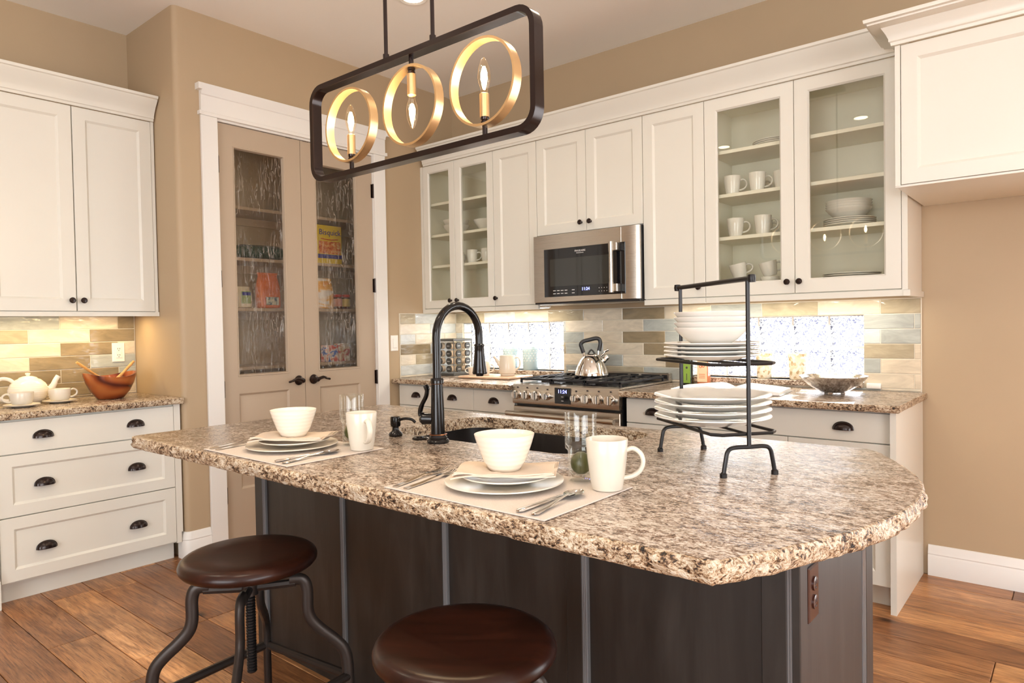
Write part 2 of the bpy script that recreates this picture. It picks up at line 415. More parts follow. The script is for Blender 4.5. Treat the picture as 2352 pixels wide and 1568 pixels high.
FRONT = Matrix(((1, 0, 0, 0), (0, 0, -1, 0), (0, 1, 0, 0), (0, 0, 0, 1)))     # text lying in local xz, read from -y
def arc(cx, cy, r, a0, a1, n):
    return [(cx + r * math.cos(math.radians(a0 + (a1 - a0) * i / n)), cy + r * math.sin(math.radians(a0 + (a1 - a0) * i / n))) for i in range(n + 1)]
def rrect(x0, x1, y0, y1, r, n=5):
    return arc(x1 - r, y0 + r, r, -90, 0, n) + arc(x1 - r, y1 - r, r, 0, 90, n) + arc(x0 + r, y1 - r, r, 90, 180, n) + arc(x0 + r, y0 + r, r, 180, 270, n)
def spline(pts, n=6):
    P = [Vector(p) for p in pts]; out = []
    for i in range(len(P) - 1):
        p0, p1, p2, p3 = P[max(i - 1, 0)], P[i], P[i + 1], P[min(i + 2, len(P) - 1)]
        for k in range(n):
            t = k / n
            out.append(0.5 * ((2 * p1) + (p2 - p0) * t + (2 * p0 - 5 * p1 + 4 * p2 - p3) * t * t + (3 * p1 - p0 - 3 * p2 + p3) * t ** 3))
    out.append(P[-1]); return out

# ------------------------------------------------------------------ room shell
b = B(); b.box(-4.75, 3.2, -3.5, 4.17, -0.12, -0.010)
floor = struct('floor', b, plain('subfloor', (0.10, 0.05, 0.025), 0.6), 'brown wooden plank floor')
PW = 0.182
def planks():
    """boards run along X; rows step along Y; only the rows in view are laid singly"""
    row = 0; y = -0.55
    while y < YB - 0.02:
        y1 = min(y + PW, YB - 0.002)
        lo = -4.62 if y < YR - 0.05 else XP - 0.1
        x = lo - random.uniform(0.0, 0.5); hi = 1.4
        while x < hi:
            L = random.choice((0.55, 0.75, 0.95, 1.25, 1.5)); x1 = x + L
            a = max(x, lo); e = min(x1, hi)
            if e - a > 0.05:
                q = B(); g = 0.0013; c = 0.0024
                q.rings([[(a - (a + e) / 2 + g + i, -(y1 - y) / 2 + g + i, z), ((e - a) / 2 - g - i, -(y1 - y) / 2 + g + i, z), ((e - a) / 2 - g - i, (y1 - y) / 2 - g - i, z), (a - (a + e) / 2 + g + i, (y1 - y) / 2 - g - i, z)] for i, z in ((0, -0.010), (0, -c), (c, 0.0))])
                o = link('plank', q.mesh('plank', plank_m, 20), floor); o.location = ((a + e) / 2, (y + y1) / 2, 0)
            x = x1
        y = y1; row += 1
planks()
b = B(); b.box(-4.75, 3.2, -3.5, -0.552, -0.0101, -0.0005); b.box(1.402, 3.2, -0.551, 4.17, -0.0101, -0.0005)
o = link('floorboards', b.mesh('floorboards', plank_m), floor); o['kind'] = 'stuff'
b = B(); b.box(-4.75, 3.2, -3.5, 4.17, ZC, ZC + 0.12)
struct('ceiling', b, ceil_m, 'plain off-white ceiling')
b = B(); b.box(XL - 0.12, XL, -3.5, YR, 0, ZC)
wall_left = struct('wall_left', b, wall_m, 'tan wall above and behind the left cabinets')
# return wall with its rounded outside corner, running on to the pantry door
r = 0.03
b = B(); b.prism([(XL, YR)] + arc(XP - r, YR + r, r, -90, 0, 6) + [(XP, 1.995), (XP - 0.11, 1.995), (XP - 0.11, YR + 0.1), (XL, YR + 0.1)], 0, ZC)
struct('wall_return', b, wall_m, 'tan return wall with rounded corner beside the pantry')
DY0, DY1, DZ = 2.013, 3.155, 2.512     # pantry door opening
b = B(); b.box(XP - 0.11, XP, DY1 + 0.018, YB, 0, ZC); b.box(XP - 0.11, XP, 1.995, DY1 + 0.018, DZ + 0.018, ZC)
wall_pantry = struct('wall_pantry', b, wall_m, 'tan wall around and right of the pantry doors')
b = B(); b.box(-4.75, -4.65, YR + 0.1, YB, 0, ZC)
struct('wall_pantry_back', b, wall_m, 'shadowy wall behind the pantry shelves')
W1 = (-3.806, -2.824); W2 = (-1.870, -0.888); WZ0, WZ1 = 0.957, 1.313
b = B()
b.box(-4.75, 0.75, YB, 4.17, 0, WZ0); b.box(-4.75, 0.75, YB, 4.17, WZ1, ZC); b.box(2.75, 3.2, YB, 4.17, 0, ZC); b.box(0.75, 2.75, YB, 4.17, 2.35, ZC); b.box(0.75, 2.75, YB, 4.17, 0, 0.05)
for x0, x1 in ((-4.75, W1[0]), (W1[1], W2[0]), (W2[1], 0.75)): b.box(x0, x1, YB, 4.17, WZ0, WZ1)
wall_back = struct('wall_back', b, wall_m, 'tan back wall behind the cooker and the refrigerator recess')
# walls behind and beside the camera, with the big windows that light the room
def open_wall(name, axis, pos, a0, a1, holes, label):
    q = B(); edges = [a0] + [e for h in holes for e in h[:2]] + [a1]
    def bx(u0, u1, z0, z1):
        if axis == 'y': q.box(u0, u1, pos - 0.12, pos, z0, z1)
        else: q.box(pos, pos + 0.12, u0, u1, z0, z1)
    for i in range(0, len(edges), 2): bx(edges[i], edges[i + 1], 0, ZC)
    for h in holes: bx(h[0], h[1], 0, h[2]); bx(h[0], h[1], h[3], ZC)
    return struct(name, q, wall_m, label)
open_wall('wall_front', 'y', -3.5, -4.75, 3.2, [(-1.50, 1.50, 0.25, 2.65)], 'tan wall behind the viewer with a wide window')
open_wall('wall_right', 'x', 3.2, -3.5, 4.17, [(-2.15, 1.15, 0.45, 2.55)], 'tan wall at the far right with a wide window')
def win_frame(name, axis, pos, u0, u1, z0, z1):
    q = B()
    for k in range(4):
        u = u0 + (u1 - u0) * k / 3
        for args in ((u - 0.04, u + 0.04, z0, z1),):
            if axis == 'y': q.box(args[0], args[1], pos - 0.09, pos - 0.03, z0, z1)
            else: q.box(pos + 0.03, pos + 0.09, args[0], args[1], z0, z1)
    for z in (z0, z1):
        if axis == 'y': q.box(u0, u1, pos - 0.09, pos - 0.03, z - 0.04, z + 0.04)
        else: q.box(pos + 0.03, pos + 0.09, u0, u1, z - 0.04, z + 0.04)
    return struct(name, q, trim_m, 'white framed wide window outside the view')
win_frame('window_3', 'y', -3.5, -1.50, 1.50, 0.25, 2.65)
win_frame('window_5', 'y', 4.15, 0.75, 2.75, 0.05, 2.35)
win_frame('window_4', 'x', 3.2, -2.15, 1.15, 0.45, 2.55)

# ------------------------------------------------------------------ glass block windows
for k, (wn, label) in enumerate(((W1, 'glass block window above the counter left of the cooker'), (W2, 'glass block window above the counter right of the cooker'))):
    q = B(); y0, y1 = YB + 0.088, YB + 0.172
    nx, nz = 5, 2; bw = (wn[1] - wn[0]) / nx; bh = (WZ1 - WZ0) / nz; j = 0.006
    for i in range(nx + 1):
        x = wn[0] + bw * i; q.box(max(wn[0], x - j), min(wn[1], x + j), y0 + 0.004, y1, WZ0, WZ1)
    for i in range(nz + 1):
        z = WZ0 + bh * i; q.box(wn[0], wn[1], y0 + 0.005, y1 - 0.001, max(WZ0, z - j), min(WZ1, z + j))
    win = struct('window_%d' % (k + 1), q, mortar_m, label)
    hw, hh = bw / 2 - j, bh / 2 - j
    q = B(); e = 0.016
    q.steps([(-hw, hw, -hh, hh, 0.003), (-hw + 0.003, hw - 0.003, -hh + 0.003, hh - 0.003, 0.0), (-hw + e, hw - e, -hh + e, hh - e, 0.0), (-hw + e + 0.006, hw - e - 0.006, -hh + e + 0.006, hh - e - 0.006, 0.006)], cap0=False)
    gm = q.mesh('glass_block', block_m)
    for i in range(nx):
        for l in range(nz):
            o = link('glass_block', gm, win); o.location = (wn[0] + bw * (i + 0.5), y0, WZ0 + bh * (l + 0.5))
# granite sills inside the recesses
# ------------------------------------------------------------------ wall tiles
TH, TL = 0.0768, 0.307
def tile(w_, h_, mat, parent, M):
    key = (round(w_, 4), round(h_, 4), mat.name)
    if key not in tile.cache:
        q = B(); g = 0.0017; c = 0.0022
        q.steps([(g, w_ - g, g, h_ - g, 0.0), (g, w_ - g, g, h_ - g, -0.0065), (g + c, w_ - g - c, g + c, h_ - g - c, -0.0088)])
        tile.cache[key] = q.mesh('tile', mat, 25)
    o = link('tile', tile.cache[key], parent); o.matrix_local = M; return o
tile.cache = {}
def tile_field(parent, M, u0, u1, ztop, zbot, joint, holes, colours):
    """rows from the top; M maps local (u, depth, z) to the wall; joint = a joint position of row 0"""
    r_ = 0; z1 = ztop
    q = B()                      # grout bed behind the tiles
    segs = [(u0, u1)]
    while z1 - zbot > 0.006:
        z0 = max(zbot, z1 - TH)
        off = joint + (TL / 2 if r_ % 2 else 0)
        k = math.floor((u0 - off) / TL); i = 0
        while off + k * TL < u1 - 1e-6:
            a, e = max(u0, off + k * TL), min(u1, off + (k + 1) * TL); k += 1
            pieces = [(a, e)]
            for (h0, h1, hz0, hz1) in holes:
                if z0 < hz1 - 0.01 and z1 > hz0 + 0.01:
                    np_ = []
                    for (p, s_) in pieces:
                        if s_ <= h0 or p >= h1: np_.append((p, s_)); continue
                        if p < h0: np_.append((p, h0))
                        if s_ > h1: np_.append((h1, s_))
                    pieces = np_
            for (p, s_) in pieces:
                if s_ - p < 0.012: continue
                cs = colours[r_ % len(colours)]; ch = cs[i % len(cs)]; i += 1
                tile(s_ - p, z1 - z0, TILE[ch], parent, M @ Matrix.Translation((p, 0, z0)))
        z1 = z0; r_ += 1
bed = 0.0055
MB = Matrix.Translation((0, YB, 0))
q = B()
for x0, x1, z0, z1 in ((XP, -0.622, WZ1, 1.393), (XP, W1[0], ZT, WZ1), (W1[1], W2[0], ZT, WZ1), (W2[1], -0.622, ZT, WZ1), (W1[0], W1[1], ZT, WZ0), (W2[0], W2[1], ZT, WZ0)): q.box(x0, x1, YB - bed, YB, z0, z1)
gb = link('grout_bed', q.mesh('grout_bed', grout_m), wall_back)
tile_field(wall_back, MB, XP + 0.006, -0.625, 1.390, ZT, -2.650, [(W1[0], W1[1], WZ0 - .03, WZ1), (W2[0], W2[1], WZ0 - .03, WZ1)],
    ['tpctcbcgtct', 'cpicgbggi', 'pgcbgpgc', 'ctgcbgtci', 'icgcbgcicg', 'tcgtgccct', 'cgcc'])
# tiled jambs of the two recesses (the left jambs face the viewer)
for wn in (W1, W2):
    Mj = Matrix(((0, -1, 0, wn[0]), (1, 0, 0, YB), (0, 0, 1, 0), (0, 0, 0, 1)))
    for i in range(5):
        z0 = WZ1 - TH * (i + 1)
        tile(0.088, min(TH, z0 + TH - WZ0), TILE['pigci'[i]], wall_back, Mj @ Matrix.Translation((0, 0, max(z0, WZ0))))
q = B(); q.box(XP, XP + bed, 3.372, YB, ZT, 1.393)
link('grout_bed', q.mesh('grout_bed', grout_m), wall_pantry)
MR = Matrix(((0, -1, 0, XP), (1, 0, 0, 0), (0, 0, 1, 0), (0, 0, 0, 1)))
tile_field(wall_pantry, MR, 3.376, YB - 0.009, 1.390, ZT, 3.527, [], ['tpc', 'ipg', 'pic', 'bpi', 'itg', 'ppc', 'ci'])
q = B(); q.box(XL, XL + bed, 0.55, YR - 0.004, ZT, 1.40)
link('grout_bed', q.mesh('grout_bed', grout_m), wall_left)
ML = Matrix(((0, -1, 0, XL), (1, 0, 0, 0), (0, 0, 1, 0), (0, 0, 0, 1)))
tile_field(wall_left, ML, 0.59, YR - 0.006, 1.386, ZT, 1.366, [], ['gtgcb', 'btcbg', 'cgcbc', 'gcbgc', 'ctbbgt', 'gtbcg', 'cgtb'])

# ------------------------------------------------------------------ mouldings, casing, baseboards
def crown(name, path, z0, label, h=0.130, out=0.085):
    q = B()
    q.sweep([(0, z0), (0.012, z0), (0.014, z0 + 0.012), (0.020, z0 + 0.016), (0.020, z0 + 0.026), (0.028, z0 + 0.045), (0.044, z0 + 0.072), (out - 0.014, z0 + h - 0.024), (out - 0.012, z0 + h - 0.018), (out - 0.002, z0 + h - 0.014), (out, z0 + h - 0.004), (out, z0 + h), (0, z0 + h)], path)
    return solo(name, q, trim_m if False else white_m, label, 'molding')
BBP = [(0, 0), (0.018, 0), (0.018, 0.095), (0.014, 0.104), (0.016, 0.110), (0.012, 0.122), (0.009, 0.138), (0.004, 0.150), (0, 0.152)]
def baseboard(name, path, label):
    q = B(); q.sweep(BBP, path); return struct(name, q, trim_m, label)
baseboard('baseboard_return', [(-3.962, YR)] + arc(XP - r, YR + r, r, -90, 0, 4) + [(XP, 1.912)], 'white baseboard around the rounded corner')
baseboard('baseboard_back', [(-0.598, YB), (0.75, YB)], 'white baseboard along the refrigerator recess wall')
q = B()   # door casing: legs and headpiece with cap
for y0, y1 in ((1.913, DY0 - 0.002), (DY1 + 0.002, 3.258)):
    q.box(XP, XP + 0.018, y0, y1, 0, DZ + 0.012, 0.002)
hp = [(0, DZ + 0.012), (0.024, DZ + 0.012), (0.026, DZ + 0.030), (0.021, DZ + 0.034), (0.021, DZ + 0.125), (0.028, DZ + 0.130), (0.030, DZ + 0.142), (0.044, DZ + 0.168), (0.046, DZ + 0.186), (0, DZ + 0.186)]
q.sweep(hp, [(XP, 3.258), (XP, 1.913)][::-1] if False else [(XP, 1.913), (XP, 3.258)])
for y in (1.913, 3.258):
    s_ = -1 if y < 2.5 else 1
    q.box(XP, XP + 0.030, min(y, y + s_ * 0.012), max(y, y + s_ * 0.012), DZ + 0.012, DZ + 0.034); q.box(XP, XP + 0.046, min(y, y + s_ * 0.022), max(y, y + s_ * 0.022), DZ + 0.150, DZ + 0.186)
# jamb lining
q.box(XP - 0.11, XP, 1.995, DY0, 0, DZ); q.box(XP - 0.11, XP, DY1, DY1 + 0.018, 0, DZ); q.box(XP - 0.11, XP, 1.995, DY1 + 0.018, DZ, DZ + 0.018)
struct('trim_1', q, trim_m, 'white door casing with a tall stepped head over the pantry doors')

# ------------------------------------------------------------------ shared hardware meshes
def mk_knob():
    q = B(); q.m = Matrix.Rotation(PI / 2, 4, 'X')
    q.lathe([(0, -0.001), (0.008, -0.001), (0.0065, 0.004), (0.0055, 0.012), (0.010, 0.016), (0.0155, 0.021), (0.0158, 0.025), (0.012, 0.029), (0, 0.0305)], 16)
    return q.mesh('knob', bronze_m)
knob_me = mk_knob()
def mk_cup():
    q = B(); a, h, p = 0.043, 0.036, 0.025; nu, nv = 14, 6
    def shell(k, flip):
        rows = []
        for i in range(nu + 1):
            u = PI * i / nu
            rows.append([q.v((k * a * math.cos(u), -k * p * math.sin(u) ** 0.8 * math.sin(PI / 2 * j / nv) - 0.001, k * h * math.sin(u) ** 0.8 * math.cos(PI / 2 * j / nv) - 0.018)) for j in range(nv + 1)])
        for i in range(nu):
            for j in range(nv): q.f([rows[i][j], rows[i + 1][j], rows[i + 1][j + 1], rows[i][j + 1]])
        return rows
    o = shell(1.0, 0); i_ = shell(0.90, 1)
    for i in range(nu): q.f([o[i][nv], o[i + 1][nv], i_[i + 1][nv], i_[i][nv]])
    bmesh.ops.remove_doubles(q.bm, verts=q.bm.verts[:], dist=1e-5)
    q.tube([(a * math.cos(PI * k / 16), -0.002, h * math.sin(PI * k / 16) ** 0.8 - 0.018) for k in range(17)], 0.0028, 6)
    return q.mesh('cup_pull', bronze_m, 50)
cup_me = mk_cup()
class Unit:
    """a cabinet: u runs along the wall, d goes back from the face, z is world height"""
    def __init__(s, name, label, cat, side, u0, face, zb):
        s.o = (u0, 0, zb)
        s.t = thing(name, label, cat, (u0, face, zb) if side == 'back' else (face, u0, zb), 0 if side == 'back' else PI / 2)
    def B(s): q = B(); q.m = Matrix.Translation((-s.o[0], 0, -s.o[2])); return q
    def body(s, *boxes, mat=None, name='body'):
        q = s.B()
        for bx in boxes: q.box(*bx)
        return part(name, q, mat or white_m, s.t)
    def door(s, u0, u1, z0, z1, knob=None, glass=False, slab=False, cups=(), fr=0.062, name='door', t=0.020, y=0.0):
        g = 0.0015; u0 += g; u1 -= g; z0 += g; z1 -= g
        q = s.B(); e = 0.0015
        outer = [(u0, u1, z0, z1, y + t), (u0, u1, z0, z1, y + e), (u0 + e, u1 - e, z0 + e, z1 - e, y)]
        if slab: q.steps(outer)
        elif glass: q.steps(outer + [(u0 + fr, u1 - fr, z0 + fr, z1 - fr, y), (u0 + fr + 0.008, u1 - fr - 0.008, z0 + fr + 0.008, z1 - fr - 0.008, y + 0.008), (u0 + fr + 0.008, u1 - fr - 0.008, z0 + fr + 0.008, z1 - fr - 0.008, y + t)], closed=True)
        else: q.steps(outer + [(u0 + fr, u1 - fr, z0 + fr, z1 - fr, y), (u0 + fr + 0.011, u1 - fr - 0.011, z0 + fr + 0.011, z1 - fr - 0.011, y + 0.010)])
        d = part(name, q, white_m, s.t)
        if glass:
            q = s.B(); q.box(u0 + fr, u1 - fr, y + 0.010, y + 0.013, z0 + fr, z1 - fr); part('glass_pane', q, glass_m, d)
        if knob:
            k = link('knob', knob_me, d); k.location = (knob[0] - s.o[0], y, knob[1] - s.o[2])
        for c in cups:
            k = link('cup_pull', cup_me, d); k.location = (c[0] - s.o[0], y, c[1] - s.o[2])
        return d

# ------------------------------------------------------------------ pantry doors and shelves
def pantry_door(name, label, y0, y1, gy0, gy1, hy, sgn, hinge_y):
    o3 = (XP - 0.010, y0, 0.0); q = B(); q.m = Matrix.Translation((-y0, 0, 0)); t = 0.036; zt = DZ - 0.004
    gz0, gz1 = 1.012, 2.382; pz0, pz1 = 0.33, 0.905
    q.box(y0, gy0, 0, t, 0.008, zt); q.box(gy1, y1, 0, t, 0.008, zt)
    q.box(gy0, gy1, 0, t, gz1, zt); q.box(gy0, gy1, 0, t, pz1, gz0); q.box(gy0, gy1, 0, t, 0.008, pz0)
    q.steps([(gy0, gy1, pz0, pz1, 0.0), (gy0 + 0.012, gy1 - 0.012, pz0 + 0.012, pz1 - 0.012, 0.010), (gy0 + 0.020, gy1 - 0.020, pz0 + 0.020, pz1 - 0.020, 0.010), (gy0 + 0.045, gy1 - 0.045, pz0 + 0.045, pz1 - 0.045, 0.002)], cap0=False)
    q.steps([(gy0 - 0.004, gy1 + 0.004, gz0 - 0.004, gz1 + 0.004, 0.0), (gy0 - 0.002, gy1 + 0.002, gz0 - 0.002, gz1 + 0.002, -0.004), (gy0 + 0.004, gy1 - 0.004, gz0 + 0.004, gz1 - 0.004, -0.002), (gy0 + 0.010, gy1 - 0.010, gz0 + 0.010, gz1 - 0.010, 0.012), (gy0 + 0.010, gy1 - 0.010, gz0 + 0.010, gz1 - 0.010, 0.020), (gy0 - 0.004, gy1 + 0.004, gz0 - 0.004, gz1 + 0.004, 0.020)], closed=True)
    d = tag(link(name, q.mesh(name, doorp_m), None, o3, PI / 2), label, kind='structure')
    q = B(); q.m = Matrix.Translation((-y0, 0, 0)); q.box(gy0 + 0.002, gy1 - 0.002, 0.013, 0.017, gz0 + 0.002, gz1 - 0.002); part('glass_pane', q, seeded_m, d)
    q = B(); q.m = Matrix.Translation((hy - y0, 0, 0.958)) @ Matrix.Rotation(PI / 2, 4, 'X')
    q.lathe([(0, 0), (0.030, 0), (0.032, 0.004), (0.028, 0.010), (0.016, 0.014), (0.012, 0.020), (0.012, 0.045), (0.016, 0.050), (0.014, 0.056), (0, 0.058)], 20)
    q.m = Matrix.Translation((hy - y0, 0, 0.958))
    q.tube(spline([(0, -0.050, 0.0), (sgn * 0.022, -0.052, 0.008), (sgn * 0.048, -0.050, 0.012), (sgn * 0.075, -0.048, 0.002), (sgn * 0.100, -0.046, -0.004)], 5), [0.011] * 5 + [0.010] * 5 + [0.0085] * 5 + [0.007] * 5 + [0.004], 8)
    part('handle', q, bronze_m, d)
    for z in (0.309, 0.939, 1.591, 2.262):
        q = B(); q.m = Matrix.Translation((hinge_y - y0, -0.012, z)); q.lathe([(0, -0.05), (0.006, -0.05), (0.006, 0.05), (0, 0.05)], 10); q.box(-0.012, 0.012, 0.008, 0.0125, -0.048, 0.048)
        part('hinge', q, bronze_m, d)
    for yy in ((y1 - 0.075) if sgn < 0 else (y0 + 0.045),):
        q = B(); q.box(yy - y0 - 0.022, yy - y0 + 0.022, 0.004, 0.030, zt - 0.0005, zt + 0.004); part('catch', q, bronze_m, d)
    return d
pantry_door('door_1', 'taupe pantry door with seeded glass, left leaf', 2.0155, 2.5715, 2.116, 2.455, 2.524, -1, 2.0135)
pantry_door('door_2', 'taupe pantry door with seeded glass, right leaf', 2.5745, 3.1525, 2.683, 3.015, 2.635, 1, 3.155)
for z, nm in ((2.112, 'topmost'), (1.772, 'second from top'), (1.437, 'third from top'), (1.042, 'lowest visible')):
    q = B(); q.box(-4.648, -4.30, YR + 0.103, YB - 0.003, z - 0.022, z, 0.002); q.box(-4.648, -4.63, YR + 0.103, YB - 0.003, z - 0.075, z - 0.022)
    solo('pantry_shelf', q, shelf_pantry, 'painted pantry shelf behind the seeded glass, ' + nm, 'shelf', group='pantry shelves')
yel = plain('yellow_carton', (0.72, 0.52, 0.03), 0.4); org = plain('orange_pouch', (0.72, 0.17, 0.03), 0.35, mott=0.2, mscale=12)
food = mk_print('food_picture_print', [(0.3, (0.25, 0.02, 0.01)), (0.45, (0.65, 0.16, 0.02)), (0.6, (0.75, 0.40, 0.12)), (0.75, (0.80, 0.66, 0.35))], (30, 30, 40))
navy = plain('navy_print', (0.03, 0.03, 0.25), 0.5); redp = plain('red_print', (0.55, 0.03, 0.02), 0.5); sackc = plain('beige_sack', (0.70, 0.60, 0.42), 0.6); greenl = plain('green_label', (0.30, 0.38, 0.16), 0.5); greenbag = plain('dark_green_bag', (0.02, 0.05, 0.03), 0.2)
PX = Matrix.Rotation(PI / 2, 4, 'Z')      # local x along +Y, local -y faces +X
def pbox(name, label, cat, y0, y1, z0, z1, mat, depth=0.07, front=-4.315):
    t = thing(name, label, cat, (front, y0, z0), PI / 2)
    q = B(); q.box(0, y1 - y0, 0, depth, 0, z1 - z0, 0.003); part('body', q, mat, t); return t
t = pbox('baking_mix_box', 'yellow baking mix box with blue lettering on a pantry shelf', 'box', 2.975, 3.190, 1.7722, 2.055, yel)
q = B(); q.box(0.012, 0.203, -0.0012, 0.001, 0.072, 0.165); part('food_picture', q, food, t)
q = B(); q.box(0.002, 0.213, -0.0014, 0.001, 0.038, 0.068); part('blue_band', q, navy, t)
q = B(); q.tube([(0.03 + 0.15 * k / 10, -0.001, 0.183 - 0.006 * math.sin(PI * k / 10)) for k in range(11)], 0.003, 5); part('red_stroke', q, redp, t)
text('lettering', 'Bisquick', 0.058, navy, t, Matrix.Translation((0.110, -0.0012, 0.212)) @ FRONT)
def pouch(name, label, y0, y1, z0, z1, mat, front=-4.33, crimp=0.62):
    t = thing(name, label, 'bag', (front, (y0 + y1) / 2, z0), PI / 2)
    w_ = (y1 - y0) / 2; h = z1 - z0; q = B(); L = []
    for f, wx, dy in ((0, 0.86, 0.8), (0.04, 0.98, 1.0), (0.3, 1.0, 1.0), (0.6, 0.95, 0.9), (0.8, 0.86, 0.55), (0.9, 0.82, 0.2), (1.0, 0.88, 0.06)):
        L.append([(w_ * wx * math.cos(2 * PI * k / 20), 0.045 * dy * math.copysign(abs(math.sin(2 * PI * k / 20)) ** 0.7, math.sin(2 * PI * k / 20)) + 0.002 * math.sin(k * 2.3 + f * 9), h * f) for k in range(20)])
    q.rings(L); part('body', q, mat, t); return t, w_, h
t, w_, h = pouch('flour_pouch', 'bright orange pouch behind the left pantry pane', 2.486, 2.665, 1.4372, 1.680, org)
q = B(); q.box(-w_ * 0.45, w_ * 0.62, -0.050, -0.040, 0.02, 0.075, 0.003); part('label', q, mk_print('landscape_print', [(0.4, (0.10, 0.16, 0.25)), (0.55, (0.6, 0.6, 0.5)), (0.7, (0.75, 0.7, 0.6))], (30, 30, 30)), t)
t, w_, h = pouch('rice_sack', 'small beige sack with green label behind the left pantry pane', 2.340, 2.448, 1.4372, 1.580, sackc)
q = B(); q.box(-0.038, 0.030, -0.050, -0.042, 0.028, 0.110, 0.002); lb = part('label', q, greenl, t)
q = B(); q.box(-0.034, 0.026, -0.0512, -0.0498, 0.082, 0.104); part('label_band', q, navy, lb)
t, w_, h = pouch('snack_pouch', 'orange and white pouch behind the right pantry pane', 2.968, 3.108, 1.4372, 1.662, mk_print('orange_white_print', [(0.40, (0.78, 0.74, 0.70)), (0.5, (0.80, 0.45, 0.12)), (0.62, (0.75, 0.28, 0.05))], (4, 4, 12)))
jar_glass = plain('jar_brown', (0.10, 0.03, 0.02), 0.15)
for k, (yy, lab) in enumerate(((3.176, 'pink-labelled'), (3.250, 'yellow-labelled'))):
    t = thing('condiment_jar', 'small %s jar with red lid on a pantry shelf' % lab, 'jar', (-4.36, yy, 1.4372), 0, 'red-lidded jars in the pantry')
    q = B(); q.lathe([(0, 0), (0.031, 0), (0.033, 0.006), (0.033, 0.085), (0.028, 0.092)], 16); part('glass', q, jar_glass, t)
    q = B(); q.lathe([(0.030, 0.088), (0.032, 0.090), (0.032, 0.108), (0.030, 0.110), (0, 0.110)], 16); part('lid', q, redp, t)
    q = B(); q.lathe([(0.0335, 0.018), (0.0337, 0.02), (0.0337, 0.075), (0.0335, 0.077)], 16); part('label', q, plain('jar_label_%d' % k, [(0.75, 0.35, 0.25), (0.75, 0.60, 0.2)][k], 0.5), t)
q = B(); q.m = Matrix.Diagonal((1, 1, 1, 1)); q.rings([[(-0.20 * f + 0.0, 0.09 * g_ * math.cos(2 * PI * k / 16), 0.055 + 0.053 * g_ * math.sin(2 * PI * k / 16)) for k in range(16)] for f, g_ in ((-1.0, 0.25), (-0.93, 0.75), (-0.6, 1.0), (0, 0.95), (0.6, 0.9), (0.93, 0.6), (1.0, 0.2))])
solo('green_bag', q, greenbag, 'dark green shiny bag lying on a pantry shelf', 'bag', (-4.42, 2.56, 1.773), PI / 2)
pbox('blue_package', 'small blue and red package on the lowest visible pantry shelf', 'package', 3.03, 3.135, 1.0422, 1.165, mk_print('blue_red_print', [(0.4, (0.05, 0.12, 0.45)), (0.5, (0.75, 0.6, 0.5)), (0.6, (0.6, 0.06, 0.03))], (20, 20, 25)))
pbox('tan_package', 'small tan and red package beside the blue package', 'package', 3.150, 3.245, 1.0422, 1.175, mk_print('tan_red_print', [(0.4, (0.55, 0.06, 0.04)), (0.52, (0.72, 0.55, 0.35)), (0.65, (0.8, 0.75, 0.65))], (18, 18, 22)))

# ------------------------------------------------------------------ left cabinets
XLF = -4.155
u = Unit('wall_cabinet', 'white two-door wall cabinet above the teapot', 'cabinet', 'left', 0.925, XLF, 1.378)
u.body((0.925, YR - 0.012, 0.021, 0.345, 1.402, 2.503), (0.905, YR - 0.002, 0.0, 0.022, 1.378, 1.402), (1.752, YR - 0.006, 0.002, 0.03, 1.402, 2.503))
u.door(0.937, 1.3455, 1.404, 2.502, (1.319, 1.462)); u.door(1.3475, 1.752, 1.404, 2.502, (1.374, 1.462))
crown('crown_molding', [(XLF, 0.55), (XLF, YR - 0.010)], 2.503, 'white crown molding along the left wall cabinet')
u = Unit('wall_cabinet', 'white wall cabinet door cut off by the left picture edge', 'cabinet', 'left', 0.50, XLF, 1.378)
u.body((0.50, 0.923, 0.021, 0.345, 1.402, 2.503), (0.50, 0.904, 0.0, 0.022, 1.378, 1.402)); u.door(0.52, 0.923, 1.404, 2.502)
XDF = -3.905
u = Unit('drawer_cabinet', 'white three-drawer base cabinet under the left counter', 'cabinet', 'left', 0.905, XDF, 0.0)
u.body((0.908, YR - 0.030, 0.021, 0.595, 0.10, 0.880), (0.908, YR - 0.035, 0.075, 0.595, 0.0, 0.10), (1.728, YR - 0.012, 0.003, 0.03, 0.158, 0.882), (1.728, YR - 0.020, 0.003, 0.03, 0.10, 0.158))
for z0, z1, zc, sl in ((0.716, 0.872, 0.800, True), (0.417, 0.714, 0.567, False), (0.108, 0.415, 0.256, False)):
    u.door(0.912, 1.727, z0, z1, cups=((1.100, zc), (1.526, zc)), slab=sl, fr=0.055, name='drawer')
u = Unit('corner_post_cabinet', 'white base cabinet end with footed post at the left picture edge', 'cabinet', 'left', 0.50, XDF, 0.0)
u.body((0.50, 0.903, 0.03, 0.595, 0.0, 0.880), (0.79, 0.903, -0.012, 0.05, 0.17, 0.880), (0.76, 0.9035, -0.03, 0.05, 0.0, 0.135), (0.775, 0.9035, -0.020, 0.05, 0.135, 0.17))

